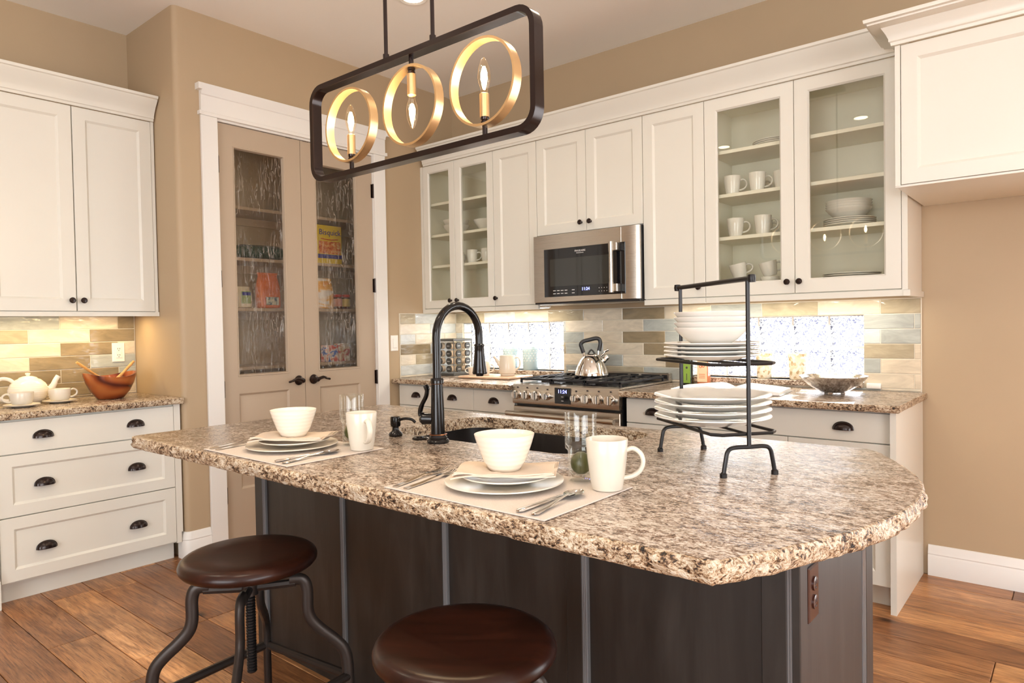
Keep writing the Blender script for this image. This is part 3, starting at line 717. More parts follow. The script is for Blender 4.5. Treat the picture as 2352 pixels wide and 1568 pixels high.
# ------------------------------------------------------------------ worktops
def resample(poly, step):
    out = []
    n = len(poly)
    for i in range(n):
        a, c = Vector(poly[i][:2]), Vector(poly[(i + 1) % n][:2]); L = (c - a).length; k = max(1, int(round(L / step)))
        for j in range(k): out.append(a + (c - a) * j / k)
    return out
def slab(name, outline, z0, z1, label, cat, rough=0.004, mask=lambda p: 1.0, hole=None, step=0.014, loc=(0, 0, 0)):
    P = resample(outline, step); n = len(P)
    area_ = sum(P[i].x * P[(i + 1) % n].y - P[(i + 1) % n].x * P[i].y for i in range(n))
    if area_ < 0: P.reverse()
    N = []
    for i in range(n):
        d = (P[(i + 2) % n] - P[i - 2]).normalized(); N.append(Vector((d.y, -d.x)))
    q = B(); T = z1 - z0; rows = []
    prof = [(0.0, -0.30, 0), (0.04, 0.15, 0.25), (0.14, 0.55, 0.7), (0.30, 0.85, 1.0), (0.48, 0.8, 1.0), (0.66, 0.55, 1.0), (0.82, 0.1, 0.9), (0.94, -0.5, 0.6), (1.0, -1.1, 0.5)]
    for f, off, amp in prof:
        row = []
        for p, nn in zip(P, N):
            k = mask(p); v3 = Vector((p.x * 30, p.y * 30, f * T * 34))
            cn = noise.noise(v3) * 0.9 + noise.noise(v3 * 2.3 + Vector((9, 3, 1))) * 0.6 + noise.noise(Vector((p.x * 6, p.y * 6, f))) * 0.7
            cell = noise.cell(Vector((p.x * 24, p.y * 24, f * 3.1))) - 0.5
            e = rough * k * (off + amp * (cn + cell * 0.5)) - 0.0015 * (1 if f in (0.0, 1.0) else 0)
            zz = z1 - f * T + (rough * k * 0.5 * noise.noise(v3 * 0.7 + Vector((4, 4, 4))) * (1 if 0 < f else 0.0))
            if f == 1.0: zz = max(zz, z0)
            row.append(q.v((p.x + nn.x * e - loc[0], p.y + nn.y * e - loc[1], zz - loc[2])))
        rows.append(row)
    faces = []
    for a, c in zip(rows, rows[1:]):
        for i in range(n):
            fc = q.f([a[i], a[(i + 1) % n], c[(i + 1) % n], c[i]])
            if fc: fc.material_index = 1
    for ring, z in ((rows[0], z1), (rows[-1], z0)):
        loops = [[v.co.to_2d().to_3d() for v in ring]]; verts = list(ring)
        if hole:
            hv = [q.v((h[0] - loc[0], h[1] - loc[1], z - loc[2])) for h in hole]; loops.append([v.co.to_2d().to_3d() for v in hv]); verts += hv
            if z == z1: top_h = hv
            else:
                for i in range(len(hv)):
                    fc = q.f([top_h[i], top_h[(i + 1) % len(hv)], hv[(i + 1) % len(hv)], hv[i]])
                    if fc: fc.material_index = 1
        for tri in tessellate_polygon(loops): q.f([verts[i] for i in tri])
    return solo(name, q, [granite_m, granite_e], label, cat, loc, angle=50)
slab('granite_worktop', [(XL + 0.008, 0.5), (-3.872, 0.5), (-3.872, YR - 0.004), (XL + 0.008, YR - 0.004)], 0.8825, ZT, 'granite worktop under the teapot and wooden bowl', 'worktop', 0.0035, lambda p: 1.0 if p.x > -4.4 and p.y < YR - 0.02 else 0.0)
slab('granite_worktop', [(XP + 0.010, 3.285), (-2.766, 3.285), (-2.766, YB - 0.010), (XP + 0.010, YB - 0.010)], 0.8825, ZT, 'granite worktop left of the cooker', 'worktop', 0.003, lambda p: 1.0 if p.y < 3.3 else 0.0)
slab('granite_worktop', [(-1.972, 3.285), (-0.600, 3.285), (-0.600, YB - 0.010), (-1.972, YB - 0.010)], 0.8825, ZT, 'granite worktop right of the cooker under the open book', 'worktop', 0.004, lambda p: 1.0 if p.y < 3.3 or p.x > -0.62 else 0.0)
for wn, lb in ((W1, 'left'), (W2, 'right')):
    q = B(); q.box(wn[0] + 0.01, wn[1] - 0.002, YB - 0.030, YB + 0.0918, WZ0 - 0.030, WZ0, 0.003)
    solo('window_sill', q, granite_m, 'granite sill of the %s glass block window' % lb, 'sill')

# ------------------------------------------------------------------ upper cabinets on the back wall
ZB, ZTOP = 1.426, 2.502
def upper_body(u, u0, u1, zb, hollow=False, rail=True, depth=0.355):
    if hollow:
        q = u.B(); t = 0.016
        q.box(u0, u0 + t, 0.021, depth, zb - 0.005, ZTOP); q.box(u1 - t, u1, 0.021, depth, zb - 0.005, ZTOP)
        q.box(u0 + t, u1 - t, 0.021, depth, zb - 0.005, zb + 0.020); q.box(u0 + t, u1 - t, 0.021, depth, ZTOP - 0.02, ZTOP); q.box(u0 + t, u1 - t, depth - 0.008, depth, zb + 0.02, ZTOP - 0.02)
        part('carcass', q, inter_m, u.t)
        for z in (1.752, 1.985, 2.222):
            q = u.B(); q.box(u0 + t + 0.001, u1 - t - 0.001, 0.040, depth - 0.009, z - 0.019, z, 0.001); part('shelf', q, inter_m, u.t)
    else: u.body((u0, u1, 0.021, depth, zb - 0.005, ZTOP))
    if rail:
        q = u.B(); q.box(u0, u1, 0.001, 0.022, 1.393, zb - 0.003, 0.001); part('light_rail', q, white_m, u.t)
u = Unit('glass_front_cabinet', 'narrow two-door glass wall cabinet beside the pantry wall', 'cabinet', 'back', XP + 0.002, YU, 1.393)
upper_body(u, XP + 0.002, -3.156, ZB, True)
u.door(-3.862, -3.534, ZB, ZTOP, (-3.578, 1.480), True, fr=0.052); u.door(-3.534, -3.155, ZB, ZTOP, (-3.508, 1.480), True, fr=0.058)
u.body((XP + 0.002, -3.863, 0.0, 0.022, ZB - 0.004, ZTOP), name='filler')
u = Unit('wall_cabinet', 'tall narrow white wall cabinet left of the microwave', 'cabinet', 'back', -3.154, YU, 1.393)
upper_body(u, -3.154, -2.775, ZB); u.door(-3.154, -2.775, ZB, ZTOP, (-3.134, 1.480))
u = Unit('wall_cabinet', 'short two-door white wall cabinet above the microwave', 'cabinet', 'back', -2.774, YU, 1.870)
upper_body(u, -2.773, -1.989, 1.872, rail=False); u.door(-2.774, -2.385, 1.872, ZTOP, (-2.421, 1.927)); u.door(-2.385, -1.988, 1.872, ZTOP, (-2.352, 1.927))
u = Unit('wall_cabinet', 'tall narrow white wall cabinet right of the microwave', 'cabinet', 'back', -1.987, YU, 1.393)
upper_body(u, -1.987, -1.607, ZB); u.door(-1.987, -1.606, ZB, ZTOP, (-1.640, 1.482))
u = Unit('glass_front_cabinet', 'wide two-door glass wall cabinet holding mugs and plates', 'cabinet', 'back', -1.605, YU, 1.393)
upper_body(u, -1.605, -0.640, ZB, True)
u.door(-1.606, -1.127, ZB, ZTOP, (-1.161, 1.485), True, fr=0.064); u.door(-1.127, -0.647, ZB, ZTOP, (-1.101, 1.485), True, fr=0.064)
u.body((-0.646, -0.622, 0.0, 0.355, ZB - 0.004, ZTOP), (-0.640, -0.612, -0.004, 0.355, 1.393, ZB - 0.005), name='end_panel')
crown('crown_molding', [(XP + 0.0465, YU), (-0.614, YU)], ZTOP, 'white crown molding along the back wall cabinets')
# refrigerator cabinet, deeper and further forward
YF = 3.285
u = Unit('refrigerator_cabinet', 'deep white cabinet over the empty refrigerator recess', 'cabinet', 'back', -0.612, YF, 1.850)
u.body((-0.611, 0.345, 0.021, YB - YF - 0.004, 1.846, 2.433), (-0.611, -0.591, 0.001, 0.03, 1.846, 2.433), (-0.611, 0.345, 0.004, 0.021, 1.840, 1.8485))
u.door(-0.590, 0.340, 1.849, 2.432, fr=0.060)
crown('crown_molding', [(-0.611, YU - 0.088), (-0.611, YF), (0.345, YF)], 2.434, 'white crown molding wrapping the refrigerator cabinet', 0.103, 0.100)
# base cabinets on the back wall
YD = 3.345
u = Unit('base_cabinet', 'white base cabinet with three cup pulls left of the cooker', 'cabinet', 'back', XP + 0.004, YD, 0.0)
u.body((XP + 0.004, -2.768, 0.021, YB - YD - 0.004, 0.10, 0.8805), (XP + 0.004, -2.768, 0.075, YB - YD - 0.004, 0.0, 0.10))
u.door(-3.872, -3.128, 0.724, 0.868, cups=((-3.690, 0.803), (-3.325, 0.803)), slab=True, name='drawer'); u.door(-3.128, -2.770, 0.724, 0.868, cups=((-2.947, 0.803),), slab=True, name='drawer')
u.door(-3.872, -3.500, 0.105, 0.722); u.door(-3.500, -3.128, 0.105, 0.722); u.door(-3.128, -2.770, 0.105, 0.722)
u = Unit('base_cabinet', 'white base cabinet with end panel right of the cooker', 'cabinet', 'back', -1.965, YD, 0.0)
u.body((-1.965, -0.643, 0.021, YB - YD - 0.004, 0.10, 0.8805), (-1.965, -0.643, 0.075, YB - YD - 0.004, 0.0, 0.10))
u.body((-0.642, -0.618, -0.030, YB - YD - 0.012, 0.0, 0.8805), name='end_panel')
u.door(-1.962, -0.644, 0.738, 0.872, cups=((-1.798, 0.806), (-0.837, 0.806)), slab=True, name='drawer')
for k in range(3): u.door(-1.962 + 0.4393 * k, -1.962 + 0.4393 * (k + 1), 0.105, 0.736)

# ------------------------------------------------------------------ island
IX0, IX1, IY0, IY1, IZ = -2.590, -0.450, 1.460, 2.095, 0.872
isl = thing('kitchen_island', 'dark stained wooden kitchen island with battened front', 'island', (-1.52, 1.78, 0))
def ib(): q = B(); q.m = Matrix.Translation((1.52, -1.78, 0)); return q
q = ib(); q.box(IX0 + 0.02, IX1 - 0.02, IY0 + 0.02, IY1 - 0.02, 0.0, IZ - 0.20); q.box(IX0 + 0.02, -1.96, IY0 + 0.02, IY1 - 0.02, IZ - 0.20, IZ); q.box(-1.07, IX1 - 0.02, IY0 + 0.02, IY1 - 0.02, IZ - 0.20, IZ); q.box(-1.96, -1.07, IY0 + 0.02, IY0 + 0.07, IZ - 0.2, IZ)
part('carcass', q, darkwood_m, isl)
bx = [-2.527, -2.015, -1.500, -0.988, -0.470]
sx = [(IX0, -2.533), (-2.075, -2.022), (-1.560, -1.507), (-1.045, -0.995), (-0.532, -0.478)]
for i in range(4):
    q = ib(); q.box(bx[i] + 0.008, sx[i + 1][0], IY0 + 0.012, IY0 + 0.022, 0.0, IZ, 0.001); part('front_panel', q, darkwood_m, isl)
for a, c in sx:
    q = ib(); q.box(a, c, IY0, IY0 + 0.022, 0.0, IZ, 0.002); part('stile', q, darkwood_m, isl)
bead_m = plain('painted_sheen_bead', (0.13, 0.13, 0.135), 0.16)  # beads toned lighter than the wood: window reflection put into the base colour
for x in bx:
    q = ib()
    for k in range(3): q.tube([(x - 0.006 + 0.005 * k, IY0 + 0.004, 0.0), (x - 0.006 + 0.005 * k, IY0 + 0.004, IZ)], 0.0034, 8)
    q.box(x - 0.010, x + 0.009, IY0 + 0.005, IY0 + 0.02, 0, IZ); part('bead', q, bead_m, isl)
q = ib(); q.box(-0.468, IX1, IY0, IY0 + 0.05, 0, IZ, 0.002); part('corner_post', q, darkwood_m, isl)
q = ib(); q.box(IX1 - 0.02, IX1 - 0.003, IY0 + 0.05, 1.985, 0, IZ, 0.001); part('end_panel', q, darkwood_m, isl)
for y in (1.990, 2.002, 2.014): 
    q = ib(); q.tube([(IX1 - 0.004, y, 0), (IX1 - 0.004, y, IZ)], 0.0045, 8); part('bead', q, bead_m, isl)
q = ib(); q.box(IX1 - 0.02, IX1, 2.020, IY1, 0, IZ, 0.002); part('stile', q, darkwood_m, isl)
q = ib(); q.box(IX0, IX0 + 0.02, IY0 + 0.0225, IY1, 0, IZ, 0.001); part('end_panel', q, darkwood_m, isl)
q = ib(); q.box(IX0 + 0.0205, IX1 - 0.0205, IY1 - 0.02, IY1, 0, IZ, 0.001); part('back_panel', q, darkwood_m, isl)
# island worktop with its curved end and sink cut-out
out = arc(-2.585, 1.035, 0.035, 180, 270, 4) + [(-0.440, 1.004), (-0.428, 1.022), (-0.405, 1.067), (-0.354, 1.178), (-0.302, 1.315), (-0.268, 1.464), (-0.2585, 1.58), (-0.262, 1.69), (-0.285, 1.796), (-0.325, 1.905), (-0.381, 2.02), (-0.440, 2.125), (-0.475, 2.158)] + arc(-2.585, 2.123, 0.035, 90, 180, 4)
hole = rrect(-1.930, -1.100, 1.590, 2.080, 0.09, 7)
slab('granite_island_top', out, 0.8725, ZT, 'granite island worktop with chiselled edge and rounded end', 'worktop', 0.0065, hole=hole[::-1], step=0.0085)
snk = thing('undermount_sink', 'black undermount sink in the island worktop', 'sink', (-1.515, 1.835, 0.69))
def sr(g, z, r_=0.09): return [(x + 1.515, y - 1.835, z - 0.69) for x, y in rrect(-1.930 - g, -1.100 + g, 1.590 - g, 2.080 + g, r_, 6)]
q = B(); q.rings([sr(0.016, 0.8715), sr(-0.002 + 0.004, 0.8715), sr(0.002, 0.862), sr(-0.004, 0.74), sr(-0.03, 0.705), sr(-0.06, 0.70)], cap0=False); part('basin', q, sink_m, snk)
q = B(); q.lathe([(0, 0.0145), (0.02, 0.0145), (0.04, 0.018), (0.044, 0.012)], 20); part('drain', q, chrome_m, snk)
# pull-down faucet
fc = thing('kitchen_faucet', 'oil-rubbed bronze gooseneck faucet beside the sink', 'faucet', (-1.590, 1.532, ZT))
q = B(); q.lathe([(0, 0), (0.035, 0), (0.036, 0.006), (0.033, 0.011), (0.029, 0.013), (0.030, 0.018), (0.027, 0.023), (0.0255, 0.028), (0.0225, 0.03), (0.0215, 0.10), (0.0185, 0.188), (0.021, 0.190), (0.0215, 0.203), (0.019, 0.207), (0.0135, 0.208), (0, 0.208)], 28); part('body', q, faucet_m, fc)
q = B(); q.lathe([(0.0192, 0.188), (0.0214, 0.1895), (0.0192, 0.191)], 28); q.lathe([(0.0282, 0.0262), (0.0292, 0.0275), (0.027, 0.029)], 28); part('copper_rings', q, plain('worn_copper', (0.55, 0.22, 0.10), 0.3, 0.9), fc)
pts = [(0, 0, 0.20), (0, 0, 0.26), (0, 0, 0.335)] + [(0, 0.1015 - 0.1015 * math.cos(PI * k / 16), 0.338 + 0.1015 * math.sin(PI * k / 16)) for k in range(1, 16)] + [(0, 0.203, 0.330), (0, 0.203, 0.310)]
q = B(); q.tube(pts, 0.0132, 16); part('neck', q, faucet_m, fc)
q = B(); q.lathe([(0, 0.200), (0.012, 0.200), (0.014, 0.206), (0.024, 0.207), (0.0255, 0.212), (0.0245, 0.217), (0.022, 0.235), (0.0185, 0.270), (0.0160, 0.300), (0.0175, 0.303), (0.0175, 0.308), (0.014, 0.311), (0, 0.311)], 24, (0, 0.203, 0)); part('spray_head', q, faucet_m, fc)
hb = Vector((-0.032, -0.012, 0.075))
q = B(); q.m = Matrix.Translation((0, 0, 0.076)) @ Matrix.Rotation(math.radians(200), 4, 'Z') @ Matrix.Rotation(PI / 2, 4, 'Y')
q.lathe([(0, 0.015), (0.0175, 0.015), (0.0185, 0.020), (0.0185, 0.042), (0.020, 0.046), (0.020, 0.052), (0.014, 0.060), (0, 0.062)], 20)
q.m = Matrix.Translation((0, 0, 0.076)) @ Matrix.Rotation(math.radians(200), 4, 'Z')
q.tube(spline([(0.050, 0, 0.0), (0.062, 0, 0.018), (0.055, 0, 0.045), (0.040, 0, 0.072), (0.036, 0, 0.095), (0.042, 0, 0.108)], 5), [0.011] * 5 + [0.010] * 5 + [0.009] * 5 + [0.009] * 5 + [0.011] * 5 + [0.006], 10, flat=(1.2, 0.7)); part('lever', q, faucet_m, fc)
q = B(); q.lathe([(0, 0), (0.022, 0), (0.024, 0.006), (0.021, 0.012), (0.014, 0.018), (0.0115, 0.022), (0.0115, 0.032), (0.016, 0.034), (0.0172, 0.04), (0.0172, 0.062), (0.015, 0.068), (0, 0.069)], 22)
t = thing('soap_dispenser', 'bronze soap dispenser pump beside the faucet', 'dispenser', (-1.808, 1.542, ZT)); part('body', q, faucet_m, t)
q = B(); q.tube(spline([(0.012, 0.004, 0.056), (0.035, 0.015, 0.061), (0.055, 0.025, 0.058), (0.066, 0.031, 0.048)], 5), 0.0048, 10); part('spout', q, faucet_m, t)
q = B(); q.lathe([(0, 0), (0.026, 0), (0.027, 0.004), (0.022, 0.007), (0.020, 0.006), (0.012, 0.006), (0.011, 0.010), (0, 0.011)], 22)
solo('sink_switch_button', q, faucet_m, 'flat round bronze button set in the worktop near the faucet', 'button', (-1.690, 1.546, ZT))

# ------------------------------------------------------------------ pendant light
PXc, PYc, PZc = -1.590, 1.44, 1.963
pn = thing('linear_pendant_light', 'dark rectangular pendant light with three gold rings over the island', 'lamp', (PXc, PYc, PZc))
hw, hh, dep, th = 0.500, 0.166, 0.019, 0.017
def fl(h_, v_, r_, y): return [(x, y, z) for x, z in rrect(-h_, h_, -v_, v_, r_, 7)]
q = B(); q.rings([fl(hw, hh, 0.062, -dep), fl(hw, hh, 0.062, dep), fl(hw - th, hh - th, 0.044, dep), fl(hw - th, hh - th, 0.044, -dep)], closed=True); part('frame', q, bronze_m, pn)
for dx in (-0.106, 0.106):
    q = B(); q.tube([(dx, 0, hh - 0.002), (dx, 0, ZC - PZc - 0.02)], 0.0062, 10); q.lathe([(0.0062, 0.02), (0.010, 0.02), (0.010, -0.001), (0, -0.001)], 12, (dx, 0, hh)); part('rod', q, bronze_m, pn)
q = B(); q.box(-0.16, 0.16, -0.06, 0.06, ZC - PZc - 0.028, ZC - PZc - 0.0005, 0.006, 2); part('canopy', q, bronze_m, pn)
for k, (dx, up) in enumerate(((-0.292, 1), (0.010, -1), (0.307, 1))):
    R_ = 0.122; n = 48; q = B(); w2 = 0.0155
    def rg(rr, y): return [(dx + rr * math.cos(2 * PI * i / n), y, rr * math.sin(2 * PI * i / n)) for i in range(n)]
    q.rings([rg(R_, -w2), rg(R_, w2), rg(R_ - 0.007, w2), rg(R_ - 0.007, -w2)], closed=True); rgo = part('ring', q, gold_m, pn, 'brushed gold ring')
    M0 = Matrix.Translation((dx, 0, 0)) @ (Matrix.Rotation(PI, 4, 'X') if up < 0 else Matrix.Identity(4))
    q = B(); q.m = M0; q.tube([(0, 0, -hh + th - 0.002), (0, 0, -R_ + 0.012)], 0.0075, 10); q.lathe([(0, -0.118), (0.012, -0.118), (0.012, -0.108), (0.010, -0.106), (0.012, -0.103), (0.012, -0.095), (0, -0.095)], 16); part('stem', q, bronze_m, rgo)
    q = B(); q.m = M0; q.lathe([(0, -0.096), (0.0135, -0.096), (0.0135, -0.032), (0.011, -0.030), (0, -0.030)], 18); part('candle_sleeve', q, gold_m, rgo)
    q = B(); q.m = M0; q.lathe([(0.010, -0.030), (0.0105, -0.018), (0.0165, 0.000), (0.0185, 0.014), (0.0165, 0.036), (0.010, 0.058), (0.004, 0.068), (0, 0.071)], 18); bo = part('bulb', q, bulbglass_m, rgo)
    q = B(); q.m = M0; q.lathe([(0, -0.008), (0.006, -0.004), (0.010, 0.010), (0.009, 0.028), (0.004, 0.044), (0, 0.046)], 12); part('filament', q, bulb_m, bo) if False else part('filament', q, bulb_m, rgo)
    ld = bpy.data.lights.new('bulb_light', 'POINT'); ld.energy = 6.0; ld.color = (1.0, 0.76, 0.48); ld.shadow_soft_size = 0.006
    lo = bpy.data.objects.new('bulb_light', ld); COL.objects.link(lo); lo.location = (PXc + dx, PYc - 0.013, PZc + up * 0.02)

# ------------------------------------------------------------------ recessed ceiling lights
def can_light(x, y, label, power=22):
    t = thing('recessed_ceiling_light', label, 'lamp', (x, y, ZC), 0, 'recessed ceiling lights')
    q = B(); q.lathe([(0.055, -0.001), (0.078, -0.006), (0.082, -0.004), (0.083, 0.0)], 28); part('trim_ring', q, trim_m, t)
    q = B(); q.lathe([(0, -0.003), (0.056, -0.003), (0.056, -0.001)], 28); part('lens', q, can_m, t)
    ld = bpy.data.lights.new('ceiling_lamp', 'SPOT'); ld.energy = power; ld.color = (1.0, 0.86, 0.66); ld.spot_size = math.radians(150); ld.spot_blend = 0.9; ld.shadow_soft_size = 0.07
    lo = bpy.data.objects.new('ceiling_lamp', ld); COL.objects.link(lo); lo.location = (x, y, ZC - 0.02)
can_light(-2.845, 2.615, 'lit recessed ceiling light at the top picture edge')
can_light(-1.54, 2.615, 'recessed ceiling light above the cooker aisle, outside the view')
can_light(-2.87, 0.30, 'recessed ceiling light near the left cabinets, outside the view')
can_light(-1.54, 0.43, 'recessed ceiling light above the stools, outside the view')
def light_bar(label, x0, x1, y, z, along='x', power=7):
    t = thing('under_cabinet_light', label, 'lamp', ((x0 + x1) / 2 if along == 'x' else y, y if along == 'x' else (x0 + x1) / 2, z), 0 if along == 'x' else PI / 2, 'under-cabinet lights')
    L = (x1 - x0) / 2
    q = B(); q.box(-L, L, -0.03, 0.03, 0.004, 0.0185, 0.003); part('housing', q, plate_white, t)
    q = B(); q.box(-L + 0.01, L - 0.01, -0.02, 0.02, 0.002, 0.0045); part('diffuser', q, strip_m, t)
    ld = bpy.data.lights.new('bar_light', 'AREA'); ld.shape = 'RECTANGLE'; ld.size = 2 * L - 0.02; ld.size_y = 0.04; ld.energy = power; ld.color = (1.0, 0.88, 0.70) if along == 'x' else (1.0, 0.66, 0.24)
    lo = bpy.data.objects.new('bar_light', ld); COL.objects.link(lo); lo.location = tuple(t.location) ; lo.rotation_euler = (0, 0, t.rotation_euler.z)
light_bar('white light bar under the cabinets left of the microwave', -3.70, -2.83, 3.80, 1.402, power=3)
light_bar('white light bar under the cabinets right of the microwave', -1.93, -0.72, 3.80, 1.402, power=3.5)
light_bar('warm light bar under the left wall cabinet', 0.95, 1.70, -4.33, 1.381, 'y', 2.6)

# ------------------------------------------------------------------ cooker
u = Unit('gas_range', 'stainless steel gas range with eight knobs', 'range', 'back', -2.756, 3.312, 0.0)
RX0, RX1 = -2.756, -1.986
u.body((RX0 + 0.004, RX1 - 0.004, 0.034, YB - 3.312 - 0.012, 0.05, 0.795), (RX0 + 0.004, RX1 - 0.004, 0.03, YB - 3.312 - 0.012, 0.795, 0.905), mat=black_m)
q = u.B(); q.rings([[(x, y, z) for y, z in ((0.0, 0.803), (-0.004, 0.812), (0.002, 0.914), (0.008, 0.922), (0.035, 0.925), (0.035, 0.803))] for x in (RX0, RX1)]); part('control_panel', q, steel_m, u.t)
q = u.B(); q.box(RX0, RX1, 0.004, 0.033, 0.17, 0.786, 0.004); od = part('oven_door', q, steel_m, u.t)
q = u.B(); q.box(RX0 + 0.12, RX1 - 0.12, 0.002, 0.006, 0.30, 0.62); part('oven_window', q, black_glass, od)
q = u.B(); q.tube([(RX0 - 0.010, -0.052, 0.744), (RX1 - 0.010, -0.052, 0.744)], 0.0135, 14); 
for x in (RX0 + 0.03, RX1 - 0.05): q.box(x - 0.022, x + 0.022, -0.052, 0.006, 0.733, 0.755, 0.003)
q.tube([(RX0 - 0.014, -0.052, 0.744), (RX0 + 0.055, -0.052, 0.744)], 0.0155, 14); q.tube([(RX1 - 0.075, -0.052, 0.744), (RX1 - 0.006, -0.052, 0.744)], 0.0155, 14)
part('handle', q, steel_m, od)
q = u.B(); q.box(RX0, RX1, 0.006, 0.033, 0.06, 0.165, 0.004); part('lower_drawer', q, steel_m, u.t)
def knob_range(x, z, r_):
    q = u.B(); q.m = q.m @ Matrix.Translation((x, -0.002, z)) @ Matrix.Rotation(PI / 2, 4, 'X')
    q.lathe([(0, 0), (r_ + 0.003, 0), (r_ + 0.003, 0.005), (r_, 0.007), (r_ * 0.96, 0.030), (r_ * 0.9, 0.034), (0, 0.034)], 22); kb = part('knob', q, chrome_m, u.t)
    q = u.B(); q.m = q.m @ Matrix.Translation((x, -0.002, z)); q.box(-0.006, 0.006, -0.043, -0.030, -r_ * 0.86, r_ * 0.86, 0.002); part('grip', q, steel_m, kb)
    q = u.B(); q.m = q.m @ Matrix.Translation((x, -0.002, z + r_ + 0.018)); q.box(-0.004, 0.004, -0.002, 0.004, -0.004, 0.004); part('knob_mark', q, print_d, kb)
for x, r_ in ((-2.716, 0.0265), (-2.640, 0.0265), (-2.562, 0.0275), (-2.484, 0.022), (-2.276, 0.022), (-2.197, 0.0275), (-2.120, 0.0275), (-2.041, 0.0285)): knob_range(x, 0.858, r_)
q = u.B(); q.box(-2.428, -2.314, -0.006, 0.004, 0.818, 0.912, 0.001); dp = part('display', q, black_glass, u.t)
def clock(parent, x, y, z, size): return text('clock_digits', '11:24', size, led_m, parent, Matrix.Translation((x, y, z)) @ FRONT)
clock(dp, -2.371 - u.o[0], -0.0064, 0.881, 0.030)
for z in (0.858, 0.834):
    q = u.B(); q.box(-2.379, -2.363, -0.0068, -0.0055, z, z + 0.003); part('button_mark', q, print_w, dp)
    q = u.B(); q.box(-2.424, -2.318, -0.0066, -0.0055, z + 0.012, z + 0.0126); part('button_line', q, print_d, dp)
q = u.B(); q.box(RX0 + 0.002, RX1 - 0.002, 0.030, 0.600, 0.905, 0.926, 0.003); part('cooktop', q, steel_m, u.t)
q = u.B(); q.box(RX0 + 0.03, RX1 - 0.03, 0.055, 0.575, 0.9262, 0.9275); part('burner_tray', q, plain('dark_enamel', (0.015, 0.015, 0.017), 0.25), u.t)
gx = [RX0 + 0.018 + 0.2447 * k for k in range(4)]
for k in range(3):
    a, c = gx[k] + 0.003, gx[k + 1] - 0.003; y0, y1 = 0.050, 0.575; q = u.B(); h0, h1 = 0.944, 0.957; tb = 0.011
    for x in (a, c - tb): q.box(x, x + tb, y0, y1, h0, h1, 0.002)
    for y in (y0, (y0 + y1) / 2 - tb / 2, y1 - tb): q.box(a, c, y, y + tb, h0, h1, 0.002)
    m = (a + c) / 2
    for yc in (y0 + 0.13, y1 - 0.13):
        for i in range(4):
            x = a + (c - a) * (i + 0.5) / 4; q.box(x - 0.005, x + 0.005, yc - 0.125 + 0.0, yc - 0.035, h0, h1, 0.002); q.box(x - 0.005, x + 0.005, yc + 0.035, yc + 0.125, h0, h1, 0.002)
        q.box(a, a + 0.085, yc - 0.005, yc + 0.005, h0, h1, 0.002); q.box(c - 0.085, c, yc - 0.005, yc + 0.005, h0, h1, 0.002)
    for x in (a, c - tb):
        for y in (y0, y1 - tb): q.box(x, x + tb, y, y + tb, 0.927, h0)
    part('grate', q, castiron_m, u.t)
    for yc in (y0 + 0.13, y1 - 0.13):
        q = u.B(); q.lathe([(0, 0.9275), (0.042, 0.9275), (0.040, 0.936), (0.030, 0.937), (0.028, 0.942), (0, 0.943)], 20, (m, yc, 0)); part('burner', q, black_m, u.t)
q = u.B(); q.box(RX0, RX1, 0.602, 0.642, 0.90, 0.972, 0.003); bgd = part('back_guard', q, steel_m, u.t)
for x0, x1 in ((-2.70, -2.56), (-2.54, -2.50), (-2.48, -2.28), (-2.26, -2.20), (-2.18, -2.05), (-2.035, -2.00)):
    q = u.B(); q.box(x0, x1, 0.6005, 0.606, 0.938, 0.962); part('vent_slot', q, black_m, bgd)

# ------------------------------------------------------------------ microwave
u = Unit('microwave', 'stainless steel over-the-range microwave', 'microwave', 'back', -2.768, 3.562, 1.420)
u.body((-2.766, -1.990, 0.022, 0.395, 1.432, 1.866), mat=black_m)
q = u.B(); q.box(-2.768, -2.1085, 0.0, 0.022, 1.434, 1.864, 0.0025); dr = part('door', q, steel_m, u.t)
q = u.B(); q.rings([[(x, y, z) for x, y in ((-2.1065, 0.0), (-2.012, 0.0), (-1.990, 0.012), (-1.988, 0.022), (-2.1065, 0.022))] for z in (1.434, 1.864)]); part('side_panel', q, steel_m, u.t)
q = u.B(); q.box(-2.681, -2.081, -0.004, 0.004, 1.466, 1.772, 0.0015); gl = part('door_glass', q, black_glass, dr)
q = u.B(); q.box(-2.632, -2.19, -0.0046, -0.0038, 1.532, 1.706); part('window_mesh', q, plain('dark_window', (0.03, 0.032, 0.03), 0.03), gl)
q = u.B(); q.tube([(-2.150, -0.050, 1.478), (-2.150, -0.050, 1.770)], 0.0135, 14); q.tube([(-2.150, -0.050, 1.474), (-2.150, -0.050, 1.532)], 0.0155, 14); q.tube([(-2.150, -0.050, 1.716), (-2.150, -0.050, 1.774)], 0.0155, 14)
for z in (1.502, 1.745): q.box(-2.162, -2.110, -0.052, -0.003, z - 0.024, z + 0.024, 0.003)
part('handle', q, steel_m, dr)
q = u.B(); q.box(-2.766, -1.990, 0.006, 0.39, 1.421, 1.4335, 0.002); part('vent_base', q, black_m, u.t)
q = u.B(); q.box(-2.70, -2.06, 0.10, 0.30, 1.4185, 1.4215, 0.001); part('filter', q, steel_m, u.t)
ox = -u.o[0]; oz = -u.o[2]
text('brand_lettering', 'FRIGIDAIRE', 0.016, print_w, gl, Matrix.Translation((-2.40 + ox, -0.0044, 1.741 + oz)) @ FRONT)
text('brand_lettering', 'PROFESSIONAL', 0.008, print_w, gl, Matrix.Translation((-2.40 + ox, -0.0044, 1.730 + oz)) @ FRONT)
clock(gl, -2.362 + ox, -0.0044, 1.499 + oz, 0.027)
